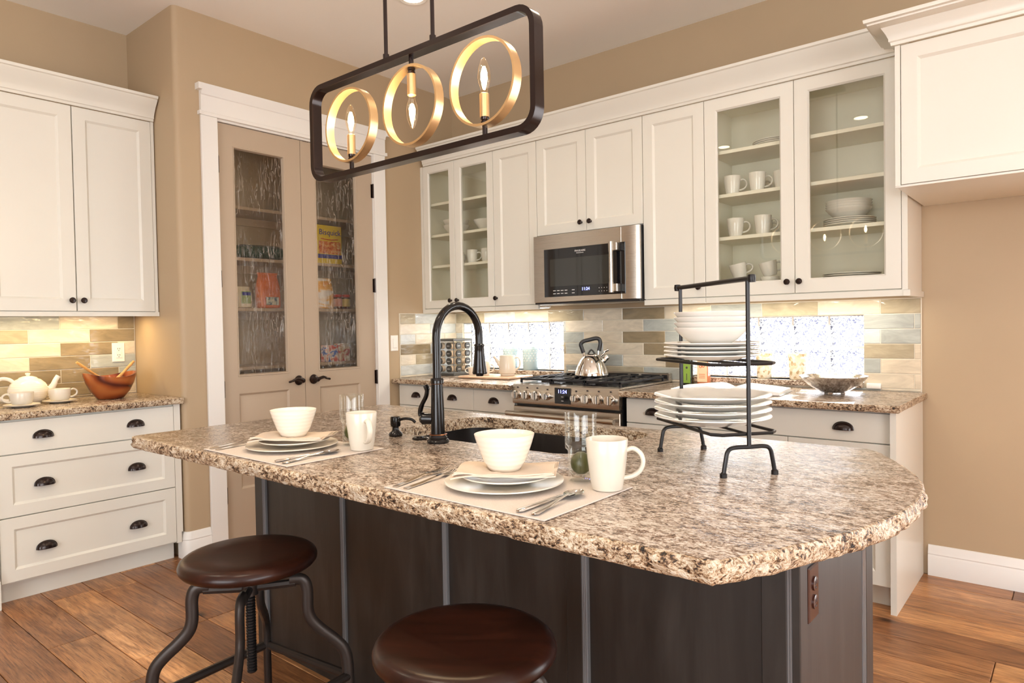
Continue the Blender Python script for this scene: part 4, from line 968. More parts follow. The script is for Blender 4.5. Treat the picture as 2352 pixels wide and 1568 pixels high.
for k, x in enumerate((-2.600, -2.570, -2.540, -2.510, -2.455)):
    for z in (1.503, 1.484):
        q = u.B(); q.box(x - 0.010, x + 0.010, -0.0046, -0.0038, z, z + 0.004); part('key_print', q, print_w, gl)
for k in range(5):
    for z in (1.506, 1.486):
        q = u.B(); q.box(-2.265 + 0.018 * k, -2.262 + 0.018 * k, -0.0046, -0.0038, z, z + 0.005); part('key_print', q, print_w, gl)

# ------------------------------------------------------------------ bar stools
def stool(label, x, y, rot):
    t = thing('bar_stool', label, 'stool', (x, y, 0), rot, 'industrial bar stools')
    q = B(); q.lathe([(0, 0.621), (0.163, 0.621), (0.173, 0.6245), (0.1795, 0.632), (0.1805, 0.640), (0.177, 0.649), (0.168, 0.656), (0.155, 0.6585), (0.10, 0.655), (0, 0.653)], 56); part('seat', q, seat_m, t)
    q = B(); q.lathe([(0, 0.609), (0.055, 0.609), (0.055, 0.6212), (0, 0.6212)], 20); q.lathe([(0, 0.545), (0.022, 0.545), (0.022, 0.575), (0, 0.575)], 16); part('hub', q, gun_m, t)
    q = B(); pr = [(0, 0.335), (0.011, 0.335)]; z = 0.338
    while z < 0.606: pr += [(0.0135, z), (0.0135, z + 0.003), (0.0108, z + 0.005)]; z += 0.0078
    q.lathe(pr + [(0, z)], 14); part('screw', q, iron_m, t)
    for k in range(4):
        a = k * PI / 2; M = Matrix.Rotation(a, 4, 'Z')
        q = B(); q.m = M
        q.tube([(0.02, 0, 0.562), (0.12, 0, 0.566)], 0.011, 8)
        pts = spline([(0.105, 0, 0.575), (0.138, 0, 0.572), (0.150, 0, 0.545), (0.151, 0, 0.490), (0.162, 0, 0.458), (0.190, 0, 0.428), (0.222, 0, 0.400), (0.247, 0, 0.370), (0.256, 0, 0.330), (0.258, 0, 0.25), (0.262, 0, 0.12), (0.266, 0, 0.0)], 5)
        q.tube(pts, 0.0145, 12, flat=(0.82, 1.15)); lg = part('leg', q, gun_m, t)
        q = B(); q.m = M; q.lathe([(0, 0.0), (0.020, 0.0), (0.020, 0.010), (0.016, 0.014)], 12, (0.266, 0, 0)); part('foot', q, iron_m, lg)
        q = B(); q.tube([(0.258 * math.cos(a), 0.258 * math.sin(a), 0.295), (0.258 * math.cos(a + PI / 2), 0.258 * math.sin(a + PI / 2), 0.295)], 0.0125, 10); part('stretcher', q, gun_m, t)
    t.scale = (1, 1, 1.027)
    return t
s1 = stool('round mahogany bar stool near the drawer cabinet', -1.762, 0.972, math.radians(51))
s2 = dup(s1, 'round mahogany bar stool nearest the viewer, cut by the bottom edge', (-0.934, 0.962, 0), math.radians(38))

# ------------------------------------------------------------------ reusable tableware (built once, then copied)
def mk_mug(label, loc, rz, group, mat=china_m, r=0.0465, h=0.113, cat='mug', name='coffee_mug'):
    t = thing(name, label, cat, loc, rz, group)
    k = r / 0.0465; f = h / 0.113
    q = B(); q.lathe([(0, 0.003 * f), (0.029 * k, 0.003 * f), (0.030 * k, 0), (0.0335 * k, 0.002), (0.038 * k, 0.025 * f), (0.0435 * k, 0.070 * f), (0.0465 * k, 0.111 * f), (0.0455 * k, 0.113 * f), (0.0440 * k, 0.111 * f), (0.041 * k, 0.070 * f), (0.034 * k, 0.020 * f), (0.025 * k, 0.009 * f), (0, 0.008 * f)], 36); part('body', q, mat, t)
    q = B(); q.tube(spline([(0.040 * k, 0, 0.087 * f), (0.058 * k, 0, 0.092 * f), (0.074 * k, 0, 0.080 * f), (0.079 * k, 0, 0.062 * f), (0.072 * k, 0, 0.043 * f), (0.056 * k, 0, 0.031 * f), (0.034 * k, 0, 0.026 * f)], 5), 0.0072 * k, 10, flat=(1.15, 0.75)); part('handle', q, mat, t)
    return t
def plate_prof(r, rise=0.018):
    return [(0, 0.003), (r * 0.50, 0.003), (r * 0.52, 0.0), (r * 0.56, 0.0), (r * 0.66, 0.004), (r * 0.96, rise - 0.002), (r, rise), (r * 0.995, rise + 0.0025), (r * 0.95, rise + 0.001), (r * 0.68, 0.009), (r * 0.60, 0.0065), (0, 0.0065)]
plate_me = {}
def plate(label, loc, r, group, mat=white_china, rise=0.018, name='dinner_plate', cat='plate'):
    key = (r, rise, mat.name)
    if key not in plate_me:
        q = B(); q.lathe(plate_prof(r, rise), 48); plate_me[key] = q.mesh(name, mat, 45)
    return tag(link(name, plate_me[key], None, loc), label, cat, group)
bowl_me = {}
def bowl(label, loc, r, h, group, mat=white_china, foot=0.5, name='bowl'):
    key = (r, h, foot, mat.name)
    if key not in bowl_me:
        q = B(); q.lathe([(0, 0.003), (r * foot * 0.9, 0.003), (r * foot * 0.95, 0), (r * foot, 0.001), (r * (foot + 0.2), h * 0.28), (r * 0.90, h * 0.70), (r, h - 0.002), (r, h), (r * 0.975, h - 0.001), (r * 0.86, h * 0.70), (r * (foot + 0.15), h * 0.30), (r * foot * 0.8, 0.007), (0, 0.007)], 44); bowl_me[key] = q.mesh(name, mat, 45)
    return tag(link(name, bowl_me[key], None, loc), label, cat='bowl', group=group)
ORD = ['lowest', 'second lowest', 'third lowest', 'fourth from below', 'fifth from below', 'sixth from below', 'topmost']
def ordw(i, n): return 'topmost' if i == n - 1 else ORD[i]

# ------------------------------------------------------------------ place settings on the island
rib_m = None
def mk_ribbed():
    m, nt, out = newmat('ribbed_cream_china')
    f = nd(nt, 'ShaderNodeTexWave', {'Vector': coords(nt), 'Scale': 28.0, 'Distortion': 1.2, 'Detail': 1.0}, bands_direction='Z').outputs[1]
    bsdf(nt, out, (0.83, 0.77, 0.66), 0.14, 0, bump(nt, f, 0.25, 0.0015)); return m
rib_m = mk_ribbed()
SETS = ((0.0, 'of the near place setting'), (-0.866, 'of the far place setting'))
zm = ZT + 0.0035
for dx, wh in SETS:
    far = dx < -0.1
    q = B(); q.box(-0.2325, 0.2325, -0.166, 0.166, 0, 0.003, 0.001); solo('placemat', q, mat_m, 'beige woven placemat ' + wh, 'placemat', (-1.0105 + dx, 1.187, ZT + 0.0006))
    pc = (-1.028 + dx, 1.198)
    plate('white dinner plate ' + wh, (pc[0], pc[1], zm + 0.0003), 0.138, 'dinner plates on the island', china_m, 0.011)
    plate('small white side plate ' + wh, (pc[0] + 0.004, pc[1] + 0.006, zm + 0.0115), 0.106, 'side plates on the island', china_m, 0.013, 'side_plate')
    # folded napkin between side plate and bowl
    q = B(); nx_, ny_ = 18, 12; Z0 = zm + 0.0245
    for lay in range(3):
        rowsT, rowsB = [], []
        sx_ = 1 - 0.03 * lay
        for i in range(nx_ + 1):
            a_, b_ = [], []
            for jj in range(ny_ + 1):
                x = (i / nx_ - 0.5) * 0.235 * sx_; y = (jj / ny_ - 0.5) * 0.140 * sx_
                rr = math.hypot(x, y); fx = min(1, max(0, (0.02 - x) / 0.09)); lh = 0.0036 * lay * (0.35 + 0.65 * fx)
                dz = lh + 0.0022 * math.sin(y * 60 + x * 25 + lay * 1.7) * min(1, rr * 8) + 0.0016 * math.sin(x * 70 + lay) * fx
                dz += 0.004 * max(0, x - 0.05) / 0.06 + 0.004 - 0.0065 * max(0, -x - 0.106) / 0.03
                if rr < 0.045: dz = 0.0012 * lay + 0.001
                a_.append(q.v((x, y, dz + 0.003))); b_.append(q.v((x, y, dz)))
            rowsT.append(a_); rowsB.append(b_)
        for R_, fl_ in ((rowsT, 0), (rowsB, 1)):
            for i in range(nx_):
                for jj in range(ny_): q.f([R_[i][jj], R_[i + 1][jj], R_[i + 1][jj + 1], R_[i][jj + 1]])
        for i in range(nx_): q.f([rowsT[i][0], rowsT[i + 1][0], rowsB[i + 1][0], rowsB[i][0]]); q.f([rowsT[i][-1], rowsT[i + 1][-1], rowsB[i + 1][-1], rowsB[i][-1]])
        for jj in range(ny_): q.f([rowsT[0][jj], rowsT[0][jj + 1], rowsB[0][jj + 1], rowsB[0][jj]]); q.f([rowsT[-1][jj], rowsT[-1][jj + 1], rowsB[-1][jj + 1], rowsB[-1][jj]])
    solo('cloth_napkin', q, linen_m, 'folded linen napkin under the bowl ' + wh, 'napkin', (pc[0] + 0.006, pc[1] + 0.002, zm + 0.0274), math.radians(33), angle=60)
    bowl('ribbed cream cereal bowl ' + wh, (pc[0] - 0.004, pc[1] + 0.008, zm + 0.0342), 0.070, 0.083, 'cereal bowls on the island', rib_m, 0.52, 'cereal_bowl')
    gx_, gy_ = -0.905 + dx, 1.333
    q = B(); q.lathe([(0, 0.002), (0.026, 0.002), (0.028, 0.0), (0.030, 0.002), (0.0305, 0.070), (0.0318, 0.074), (0.0370, 0.078), (0.0375, 0.086), (0.0375, 0.158), (0.0366, 0.160), (0.0355, 0.158), (0.0355, 0.087), (0.030, 0.080), (0.0282, 0.070), (0.0275, 0.022), (0.020, 0.016), (0, 0.015)], 36)
    solo('drinking_glass', q, tumbler_m, 'clear stepped drinking glass ' + wh, 'glass', (gx_, gy_, ZT + (0.0038)))
    q = B(); q.sphere((0, 0, 0.026), 0.0255, 18, (0.98, 0.98, 1.05)); solo('lime', q, lime_m, 'whole green lime inside the drinking glass ' + wh, 'lime', (gx_, gy_, ZT + 0.0198))
    mk_mug('cream coffee mug ' + wh, (-0.812 + dx, 1.298, ZT + 0.0038), math.radians(28 if not far else -20), 'coffee mugs on the island')
    # cutlery: local x runs from handle end to tip
    def fork(label, p0, p1):
        L = (Vector(p1) - Vector(p0)).length; a_ = math.atan2(p1[1] - p0[1], p1[0] - p0[0]); q = B()
        def strip(pts, th=0.0016):
            top = [[q.v((x, s_ * w_, z + dz)) for s_ in (-1, 1) for dz in (0, th)] for x, w_, z in pts]
            for a1, a2 in zip(top, top[1:]):
                q.f([a1[0], a2[0], a2[2], a1[2]]); q.f([a1[1], a1[3], a2[3], a2[1]]); q.f([a1[0], a1[1], a2[1], a2[0]]); q.f([a1[2], a2[2], a2[3], a1[3]])
            q.f([top[0][i] for i in (0, 2, 3, 1)]); q.f([top[-1][i] for i in (0, 1, 3, 2)])
        strip([(0, 0.0055, 0), (0.004, 0.0075, 0.001), (0.06, 0.0060, 0.002), (0.11, 0.0038, 0.006), (0.135, 0.0036, 0.008), (0.146, 0.009, 0.006), (0.155, 0.0115, 0.004), (0.165, 0.0118, 0.003)])
        for k in range(4):
            y = -0.0098 + 0.0065 * k; o_ = q.m.copy(); q.m = Matrix.Translation((0, y, 0)); strip([(0.164, 0.0019, 0.003), (0.185, 0.0018, 0.004), (L, 0.0010, 0.007)], 0.0015); q.m = o_
        return solo('table_fork', q, chrome_m, label, 'fork', (p0[0], p0[1], zm + 0.0006), a_, 'forks on the placemats')
    fork('steel fork at the left edge ' + wh, (-1.216 + dx, 1.030), (-1.256 + dx, 1.232)); fork('steel fork next to the plate ' + wh, (-1.180 + dx, 1.030), (-1.208 + dx, 1.225))
    q = B(); q.rings([[(x, w_ * math.cos(2 * PI * k / 10), z + 0.0035 + th * math.sin(2 * PI * k / 10)) for k in range(10)] for x, w_, th, z in ((0, 0.004, 0.002, 0), (0.006, 0.009, 0.0032, 0), (0.06, 0.0075, 0.0032, 0.001), (0.10, 0.0055, 0.003, 0.002), (0.112, 0.009, 0.0014, 0.002), (0.16, 0.0095, 0.0011, 0.001), (0.195, 0.008, 0.0009, 0), (0.212, 0.002, 0.0006, 0))])
    solo('table_knife', q, chrome_m, 'steel table knife ' + wh, 'knife', (-0.850 + dx, 1.030, zm + 0.0006), math.radians(88))
    q = B(); q.rings([[(x, w_ * math.cos(2 * PI * k / 10), z + 0.003 + th * math.sin(2 * PI * k / 10)) for k in range(10)] for x, w_, th, z in ((0, 0.004, 0.0015, 0), (0.006, 0.0088, 0.0022, 0), (0.06, 0.0065, 0.002, 0.002), (0.115, 0.0035, 0.002, 0.007), (0.140, 0.0035, 0.002, 0.008))])
    NS = 10; rows_ = []
    for i in range(9):
        f_ = i / 8; x = 0.138 + 0.062 * f_; hw_ = 0.0205 * math.sin(PI * (0.08 + 0.86 * f_)) ** 0.75
        rows_.append([q.v((x, hw_ * (2 * k / NS - 1), 0.0095 - 0.0065 * math.sin(PI * f_) ** 0.7 * (1 - (2 * k / NS - 1) ** 2))) for k in range(NS + 1)])
    for a1, a2 in zip(rows_, rows_[1:]):
        for k in range(NS): q.f([a1[k], a2[k], a2[k + 1], a1[k + 1]])
    solo('table_spoon', q, chrome_m, 'steel soup spoon ' + wh, 'spoon', (-0.812 + dx, 1.030, zm + 0.0006), math.radians(97), angle=60)

# ------------------------------------------------------------------ three-tier plate rack
rk = thing('plate_rack', 'black wrought iron tiered plate rack on the island', 'rack', (-0.755, 1.730, ZT), math.radians(-38.1))
RA = 0.178
for s_ in (-1, 1):
    q = B(); q.tube([(s_ * RA, 0, 0.070), (s_ * RA, 0, 0.470)], 0.0052, 10); part('upright', q, iron_m, rk)
    q = B(); q.tube(spline([(s_ * RA, -0.068, 0.006), (s_ * RA, -0.062, 0.040), (s_ * RA, -0.056, 0.062), (s_ * RA, -0.040, 0.070), (s_ * RA, 0, 0.070), (s_ * RA, 0.040, 0.070), (s_ * RA, 0.056, 0.062), (s_ * RA, 0.062, 0.040), (s_ * RA, 0.068, 0.006)], 5), 0.0052, 10)
    for y in (-0.068, 0.068): q.lathe([(0, 0), (0.0085, 0), (0.0085, 0.009), (0.006, 0.012)], 12, (s_ * RA, y, 0))
    part('foot_bar', q, iron_m, rk)
q = B(); q.tube([(-RA - 0.018, 0, 0.472), (RA + 0.018, 0, 0.472)], 0.0062, 12)
for s_ in (-1, 1): q.lathe([(0, -0.010), (0.0085, -0.009), (0.010, 0), (0.0085, 0.009), (0, 0.010)], 12, (s_ * (RA + 0.018), 0, 0.472))
part('top_bar', q, iron_m, rk)
for z in (0.100, 0.268):
    L = RA - 0.006; W_ = 0.086
    q = B(); q.tube([(-L + 0.02, -W_, z), (L - 0.02, -W_, z), (L, -W_ + 0.02, z), (L, W_ - 0.02, z), (L - 0.02, W_, z), (-L + 0.02, W_, z), (-L, W_ - 0.02, z), (-L, -W_ + 0.02, z)], 0.0042, 8, closed=True)
    q.tube([(-L, 0, z), (L, 0, z)], 0.0036, 8); part('tier_frame', q, iron_m, rk)
rx, ry = -0.755, 1.730
for i in range(4): plate('large white platter plate on the bottom rack tier, ' + ordw(i, 4), (rx, ry, ZT + 0.1045 + 0.0185 * i), 0.150, 'plates on the bottom rack tier', white_china, 0.020)
for i in range(4): plate('white plate on the middle rack tier, ' + ordw(i, 4), (rx, ry, ZT + 0.2725 + 0.0105 * i), 0.123, 'plates on the middle rack tier', white_china, 0.012)
for i in range(4): bowl('white rimmed bowl stacked at the top of the plate rack, ' + ordw(i, 4), (rx, ry, ZT + 0.3125 + 0.0135 * i), 0.096, 0.045, 'bowls on the plate rack', white_china, 0.5, 'rimmed_bowl')

# ------------------------------------------------------------------ left counter
t = thing('salad_bowl', 'carved red-brown wooden salad bowl under the left wall cabinet', 'bowl', (-4.225, 1.522, ZT + 0.0005))
q = B(); n = 44; L = []
for rr, f_ in ((0.050, 0.0), (0.066, 0.010), (0.098, 0.30), (0.120, 0.62), (0.132, 0.90), (0.1335, 1.0), (0.126, 1.0), (0.112, 0.62), (0.086, 0.28), (0.045, 0.10)):
    L.append([(rr * math.cos(2 * PI * k / n), rr * math.sin(2 * PI * k / n), f_ * (0.137 - 0.013 * math.cos(4 * PI * k / n) * min(1, f_ * 1.2))) for k in range(n)])
q.rings(L); part('body', q, bowlwood_m, t)
for p0, p1, lb in (((-0.035, 0.04, 0.05), (-0.03, -0.155, 0.212), 'left'), ((0.035, -0.03, 0.05), (0.03, 0.118, 0.206), 'right')):
    a_, c_ = Vector(p0), Vector(p1); q = B(); d = c_ - a_
    q.tube([a_, a_ + d * 0.15, a_ + d * 0.35, a_ + d * 0.6, a_ + d * 0.9, c_], [0.012, 0.020, 0.014, 0.0085, 0.0095, 0.008], 12, flat=(1.15, 0.8))
    solo('salad_server', q, spoon_wood, 'light wooden salad server leaning out of the bowl, %s one' % lb, 'spoon', (-4.225, 1.522, ZT + 0.0005), 0, 'salad servers')
t = thing('teapot', 'cream ribbed round teapot on the left counter', 'teapot', (-4.355, 1.165, ZT + 0.0005))
q = B(); q.lathe([(0, 0.002), (0.052, 0.002), (0.055, 0), (0.058, 0.004), (0.080, 0.026), (0.0925, 0.055), (0.0925, 0.075), (0.080, 0.105), (0.058, 0.126), (0.040, 0.134), (0.036, 0.136)], 40); part('body', q, rib_m, t)
q = B(); q.lathe([(0.044, 0.1325), (0.040, 0.138), (0.022, 0.145), (0.009, 0.147), (0.008, 0.150), (0.013, 0.156), (0.012, 0.162), (0, 0.164)], 28); part('lid', q, rib_m, t)
q = B(); q.tube(spline([(0, 0.066, 0.046), (0, 0.096, 0.062), (0, 0.117, 0.088), (0, 0.129, 0.116), (0, 0.143, 0.138)], 5), [0.030 - 0.0022 * k for k in range(5)] + [0.0185 - 0.0008 * k for k in range(5)] + [0.0145 - 0.0005 * k for k in range(5)] + [0.0118] * 5 + [0.0125], 14, flat=(0.75, 1.1)); part('spout', q, rib_m, t)
q = B(); q.tube(spline([(0, -0.062, 0.112), (0, -0.085, 0.132), (0, -0.118, 0.138), (0, -0.148, 0.118), (0, -0.155, 0.085), (0, -0.140, 0.050), (0, -0.115, 0.026), (0, -0.090, 0.020)], 5), 0.0095, 10); part('handle', q, rib_m, t)
for (x, y, rot, lb) in ((-4.165, 1.085, 180 + 90 - 180 + 180, 'in front of the teapot'), (-4.235, 1.275, 90, 'between the teapot and the wooden bowl')):
    t = thing('tea_cup', 'cream tea cup ' + lb, 'cup', (x, y, ZT + 0.0150), math.radians(rot), 'tea cups on the left counter')
    q = B(); q.lathe([(0, 0.002), (0.038, 0.002), (0.040, 0), (0.044, 0.004), (0.050, 0.022), (0.0525, 0.058), (0.0515, 0.060), (0.050, 0.058), (0.047, 0.022), (0.040, 0.008), (0, 0.007)], 36); part('body', q, china_m, t)
    q = B(); q.tube(spline([(0.048, 0, 0.048), (0.066, 0, 0.055), (0.082, 0, 0.044), (0.080, 0, 0.026), (0.062, 0, 0.014), (0.046, 0, 0.014)], 5), 0.0048, 10); part('handle', q, china_m, t)
    plate('cream saucer ' + lb, (x, y, ZT + 0.0004), 0.080, 'saucers on the left counter', china_m, 0.012, 'saucer', 'saucer')

# ------------------------------------------------------------------ switch and socket plates
def wall_plate(name, label, cat, M, pw, ph, mat, kind, mark):
    t = thing(name, label, cat, M.to_translation()); t.rotation_euler = M.to_euler()
    q = B(); q.steps([(-pw / 2, pw / 2, -ph / 2, ph / 2, 0.0), (-pw / 2, pw / 2, -ph / 2, ph / 2, -0.003), (-pw / 2 + 0.003, pw / 2 - 0.003, -ph / 2 + 0.003, ph / 2 - 0.003, -0.006)]); part('cover_plate', q, mat, t)
    q = B()
    if kind == 'switch': q.box(-0.017, 0.017, -0.0105, -0.005, -0.034, 0.034, 0.002); part('rocker', q, mat, t)
    elif kind == 'duplex':
        for z in (-0.020, 0.020):
            q = B(); q.m = Matrix.Translation((0, -0.006, z)) @ Matrix.Rotation(PI / 2, 4, 'X'); q.lathe([(0.0155, 0), (0.0155, 0.003), (0.0145, 0.0035), (0, 0.0035)], 20); s_ = part('socket', q, mat, t)
            q = B()
            for x in (-0.006, 0.006): q.box(x - 0.0012, x + 0.0012, -0.0102, -0.0094, z - 0.001, z + 0.007)
            q.box(-0.0022, 0.0022, -0.0102, -0.0094, z - 0.010, z - 0.006); part('slots', q, mark, s_)['kind'] = 'stuff'
    else:
        q.box(-0.017, 0.017, -0.009, -0.005, -0.034, 0.034, 0.001); s_ = part('socket', q, mat, t); q = B()
        for z in (-0.020, 0.018):
            for x in (-0.006, 0.006): q.box(x - 0.0014, x + 0.0014, -0.0096, -0.0088, z, z + 0.008)
            q.box(-0.0025, 0.0025, -0.0096, -0.0088, z - 0.009, z - 0.005)
        part('slots', q, mark, s_)['kind'] = 'stuff'
FX = Matrix.Rotation(PI / 2, 4, 'Z')       # plates that face +X
wall_plate('wall_outlet', 'white wall outlet above the wooden bowl', 'outlet', Matrix.Translation((XL + 0.009, 1.672, 1.167)) @ FX, 0.070, 0.115, plate_white, 'gfci', print_d)
wall_plate('light_switch', 'white light switch left of the pale tiles', 'switch', Matrix.Translation((XP + 0.0005, 3.322, 1.174)) @ FX, 0.070, 0.115, plate_white, 'switch', print_d)
wall_plate('island_outlet', 'brown outlet on the end of the island', 'outlet', Matrix.Translation((IX1 - 0.0025, 1.545, 0.697)) @ FX, 0.066, 0.118, brown_pl, 'duplex', print_d)
q = B(); q.box(-0.034, 0.034, -0.020, 0.0, -0.014, 0.014, 0.004, 2); q.box(-0.018, -0.014, -0.0206, -0.0195, -0.006, 0.006); q.box(-0.006, -0.002, -0.0206, -0.0195, -0.006, 0.006)
solo('power_socket_block', q, plate_white, 'small white power socket block behind the silver bowl', 'outlet', (-0.838, YB - 0.0092, 0.940))

# ------------------------------------------------------------------ counter left of the cooker
t = thing('spice_rack', 'dark square spice rack in the corner by the pale tiles', 'rack', (-3.762, 3.808, ZT + 0.0005))
H = 0.105; grey_lid = plain('dark_grey_lid', (0.045, 0.045, 0.042), 0.35); rackm = plain('grey_metal', (0.10, 0.10, 0.095), 0.4, 0.4)
for z0, z1, nm in ((0, 0.018, 'base'), (0.262, 0.280, 'top_plate')):
    q = B(); q.box(-H, H, -H, H, z0, z1, 0.003); part(nm, q, rackm, t)
for x, y in ((H - 0.006, -H + 0.006), (-H + 0.006, -H + 0.006), (H - 0.006, H - 0.006), (0, 0)):
    q = B(); q.tube([(x, y, 0.018), (x, y, 0.262)], 0.003, 8); part('post', q, rackm, t)
rown = ['bottom', 'second', 'third', 'top']
jar0 = None
for face, rz, coln in (('front', 0, ('left', 'right')), ('side', PI / 2, ('near', 'far'))):
    for c_ in range(2):
        for r__ in range(4):
            lab = 'dark-lidded spice jar, %s row, %s column on the %s of the rack' % (rown[r__], coln[c_], face)
            ux = -0.050 + 0.100 * c_; zz = 0.050 + 0.0585 * r__
            p_ = Vector((ux, -H - 0.002, zz)); p_.rotate(Matrix.Rotation(rz, 3, 'Z').to_euler())
            loc = Vector((-3.762, 3.808, ZT + 0.0005)) + p_
            if jar0 is None:
                jar0 = thing('spice_jar', lab, 'jar', loc, rz, 'jars in the spice rack')
                q = B(); q.m = Matrix.Rotation(-PI / 2, 4, 'X'); q.lathe([(0.0255, 0.0), (0.0255, 0.012), (0.024, 0.013)], 20); q.lathe([(0, 0.002), (0.023, 0.002), (0.0255, 0.0)], 20); part('lid', q, grey_lid, jar0)
                q = B(); q.m = Matrix.Rotation(-PI / 2, 4, 'X'); q.lathe([(0.0235, 0.013), (0.0245, 0.016), (0.0245, 0.046), (0, 0.048)], 20); part('glass', q, plain('spice_glass', (0.55, 0.45, 0.33), 0.1), jar0)
                q = B(); q.box(-0.014, 0.014, -0.0012, 0.0, -0.0015, 0.0015); q.m = Matrix.Rotation(0.5, 4, 'Y'); part('lid_mark', q, print_w, jar0)
            else: dup(jar0, lab, loc, rz)
q = B(); q.box(-0.225, 0.225, -0.15, 0.15, 0.003, 0.0165, 0.003)
for x in (-0.19, 0.19): q.box(x - 0.02, x + 0.02, -0.13, 0.13, 0, 0.0035)
solo('wooden_tray', q, board_m, 'light wooden serving tray under the white pitcher', 'tray', (-3.245, 3.705, ZT + 0.0005), math.radians(4))
zt = ZT + 0.0175
t = thing('coffee_pitcher', 'white pitcher with spout on the wooden tray', 'pitcher', (-3.155, 3.735, zt), math.radians(40))
q = B(); q.lathe([(0, 0.003), (0.045, 0.003), (0.047, 0), (0.050, 0.003), (0.050, 0.014), (0.057, 0.020), (0.0585, 0.035), (0.056, 0.142), (0.054, 0.145), (0.052, 0.142), (0.050, 0.04), (0, 0.035)], 36); part('body', q, china_m, t)
q = B(); q.tube(spline([(0.050, 0, 0.124), (0.072, 0, 0.130), (0.088, 0, 0.112), (0.090, 0, 0.080), (0.080, 0, 0.054), (0.052, 0, 0.040)], 5), 0.0085, 10, flat=(1.2, 0.8)); part('handle', q, china_m, t)
q = B(); q.tube(spline([(-0.045, 0, 0.070), (-0.065, 0, 0.095), (-0.080, 0, 0.120), (-0.096, 0, 0.138)], 5), [0.017] * 5 + [0.012] * 5 + [0.010] * 5 + [0.009], 12); part('spout', q, china_m, t)
mk_mug('small white cup on the tray left of the pitcher', (-3.318, 3.682, zt), math.radians(40), 'small cups on the tray', china_m, 0.036, 0.098, 'cup', 'small_cup')
mk_mug('small white cup at the left end of the tray behind the spray head', (-3.425, 3.660, zt), math.radians(200), 'small cups on the tray', china_m, 0.034, 0.060, 'cup', 'small_cup')
for x, lb in ((-3.350, 'behind the white pitcher'), (-3.158, 'right of the white pitcher')):
    t = thing('lantern_canister', 'blue-grey pierced canister on the window sill ' + lb, 'canister', (x, 4.005, WZ0 + 0.0005), 0, 'blue canisters on the sill')
    q = B(); q.lathe([(0, 0.002), (0.052, 0.002), (0.055, 0), (0.057, 0.006), (0.0575, 0.15), (0.052, 0.160), (0.046, 0.168), (0.043, 0.168), (0.043, 0.155), (0.052, 0.145), (0.052, 0.01), (0, 0.008)], 32); part('body', q, blue_can, t)
    q = B()
    for rw in range(5):
        for k in range(14):
            a_ = 2 * PI * (k + 0.5 * (rw % 2)) / 14; q.sphere((0.0565 * math.cos(a_), 0.0565 * math.sin(a_), 0.068 + 0.0185 * rw), 0.0042, 6)
    part('pierced_dots', q, white_china, t)['kind'] = 'stuff'

# ------------------------------------------------------------------ kettle on the range
t = thing('tea_kettle', 'shiny steel tea kettle with black handle on the range', 'kettle', (-2.395, 3.662, 0.9575), math.radians(42))
q = B(); q.lathe([(0, 0.001), (0.100, 0.001), (0.106, 0.004), (0.107, 0.012), (0.101, 0.035), (0.086, 0.075), (0.068, 0.108), (0.052, 0.128), (0.047, 0.131)], 40); part('body', q, chrome_m, t)
q = B(); q.lathe([(0.048, 0.130), (0.046, 0.136), (0.030, 0.142), (0, 0.144)], 28); part('lid', q, chrome_m, t)
q = B(); q.tube([(-0.024, 0, 0.140), (-0.010, 0, 0.160), (0, 0, 0.168), (0.010, 0, 0.160), (0.024, 0, 0.140)], 0.006, 8); part('lid_knob', q, black_m, t)
q = B(); q.tube(spline([(0.062, 0, 0.092), (0.085, 0, 0.108), (0.104, 0, 0.124)], 4), [0.022] * 4 + [0.018] * 4 + [0.017], 16); part('spout', q, chrome_m, t)
q = B(); q.tube(spline([(0.060, 0, 0.128), (0.078, 0, 0.142), (0.088, 0, 0.158), (0.108, 0, 0.166)], 4), [0.006] * 8 + [0.008] * 4 + [0.010], 10); part('whistle_lever', q, chrome_m, t)
q = B(); q.tube(spline([(-0.050, 0, 0.150), (-0.062, 0, 0.185), (-0.066, 0, 0.205), (-0.050, 0, 0.222), (-0.010, 0, 0.232), (0.030, 0, 0.240), (0.052, 0, 0.232), (0.058, 0, 0.205), (0.048, 0, 0.160)], 5), 0.0105, 10, flat=(0.85, 1.25)); part('handle', q, black_m, t)
q = B(); q.tube([(-0.046, 0, 0.122), (-0.051, 0, 0.156)], 0.0075, 10); q.tube([(0.042, 0, 0.122), (0.048, 0, 0.165)], 0.0075, 10); part('handle_posts', q, chrome_m, t)

# ------------------------------------------------------------------ counter right of the cooker
dkglass = plain('dark_bottle_glass', (0.012, 0.018, 0.008), 0.08)
t = thing('oil_bottle', 'dark oil bottle with green label behind the plate rack', 'bottle', (-1.808, 3.812, ZT + 0.0005), math.radians(6))
q = B(); q.rings([[(x, y, z) for x, y in rrect(-a_, a_, -a_, a_, a_ * 0.35, 3)] for a_, z in ((0.026, 0), (0.029, 0.004), (0.029, 0.165), (0.024, 0.185), (0.012, 0.205), (0.011, 0.240), (0.013, 0.242), (0.013, 0.262))]); part('glass', q, dkglass, t)
q = B(); q.box(-0.021, 0.021, -0.0305, -0.028, 0.014, 0.135); lb = part('label', q, plain('lime_label', (0.22, 0.36, 0.05), 0.5), t)
q = B(); q.sphere((0, -0.0302, 0.105), 0.007, 8, (1, 0.2, 1)); q.box(-0.002, 0.002, -0.0312, -0.030, 0.03, 0.07); part('label_print', q, print_d, lb)
t = thing('vinegar_bottle', 'bottle with cream and orange label beside the oil bottle', 'bottle', (-1.722, 3.835, ZT + 0.0005), math.radians(6))
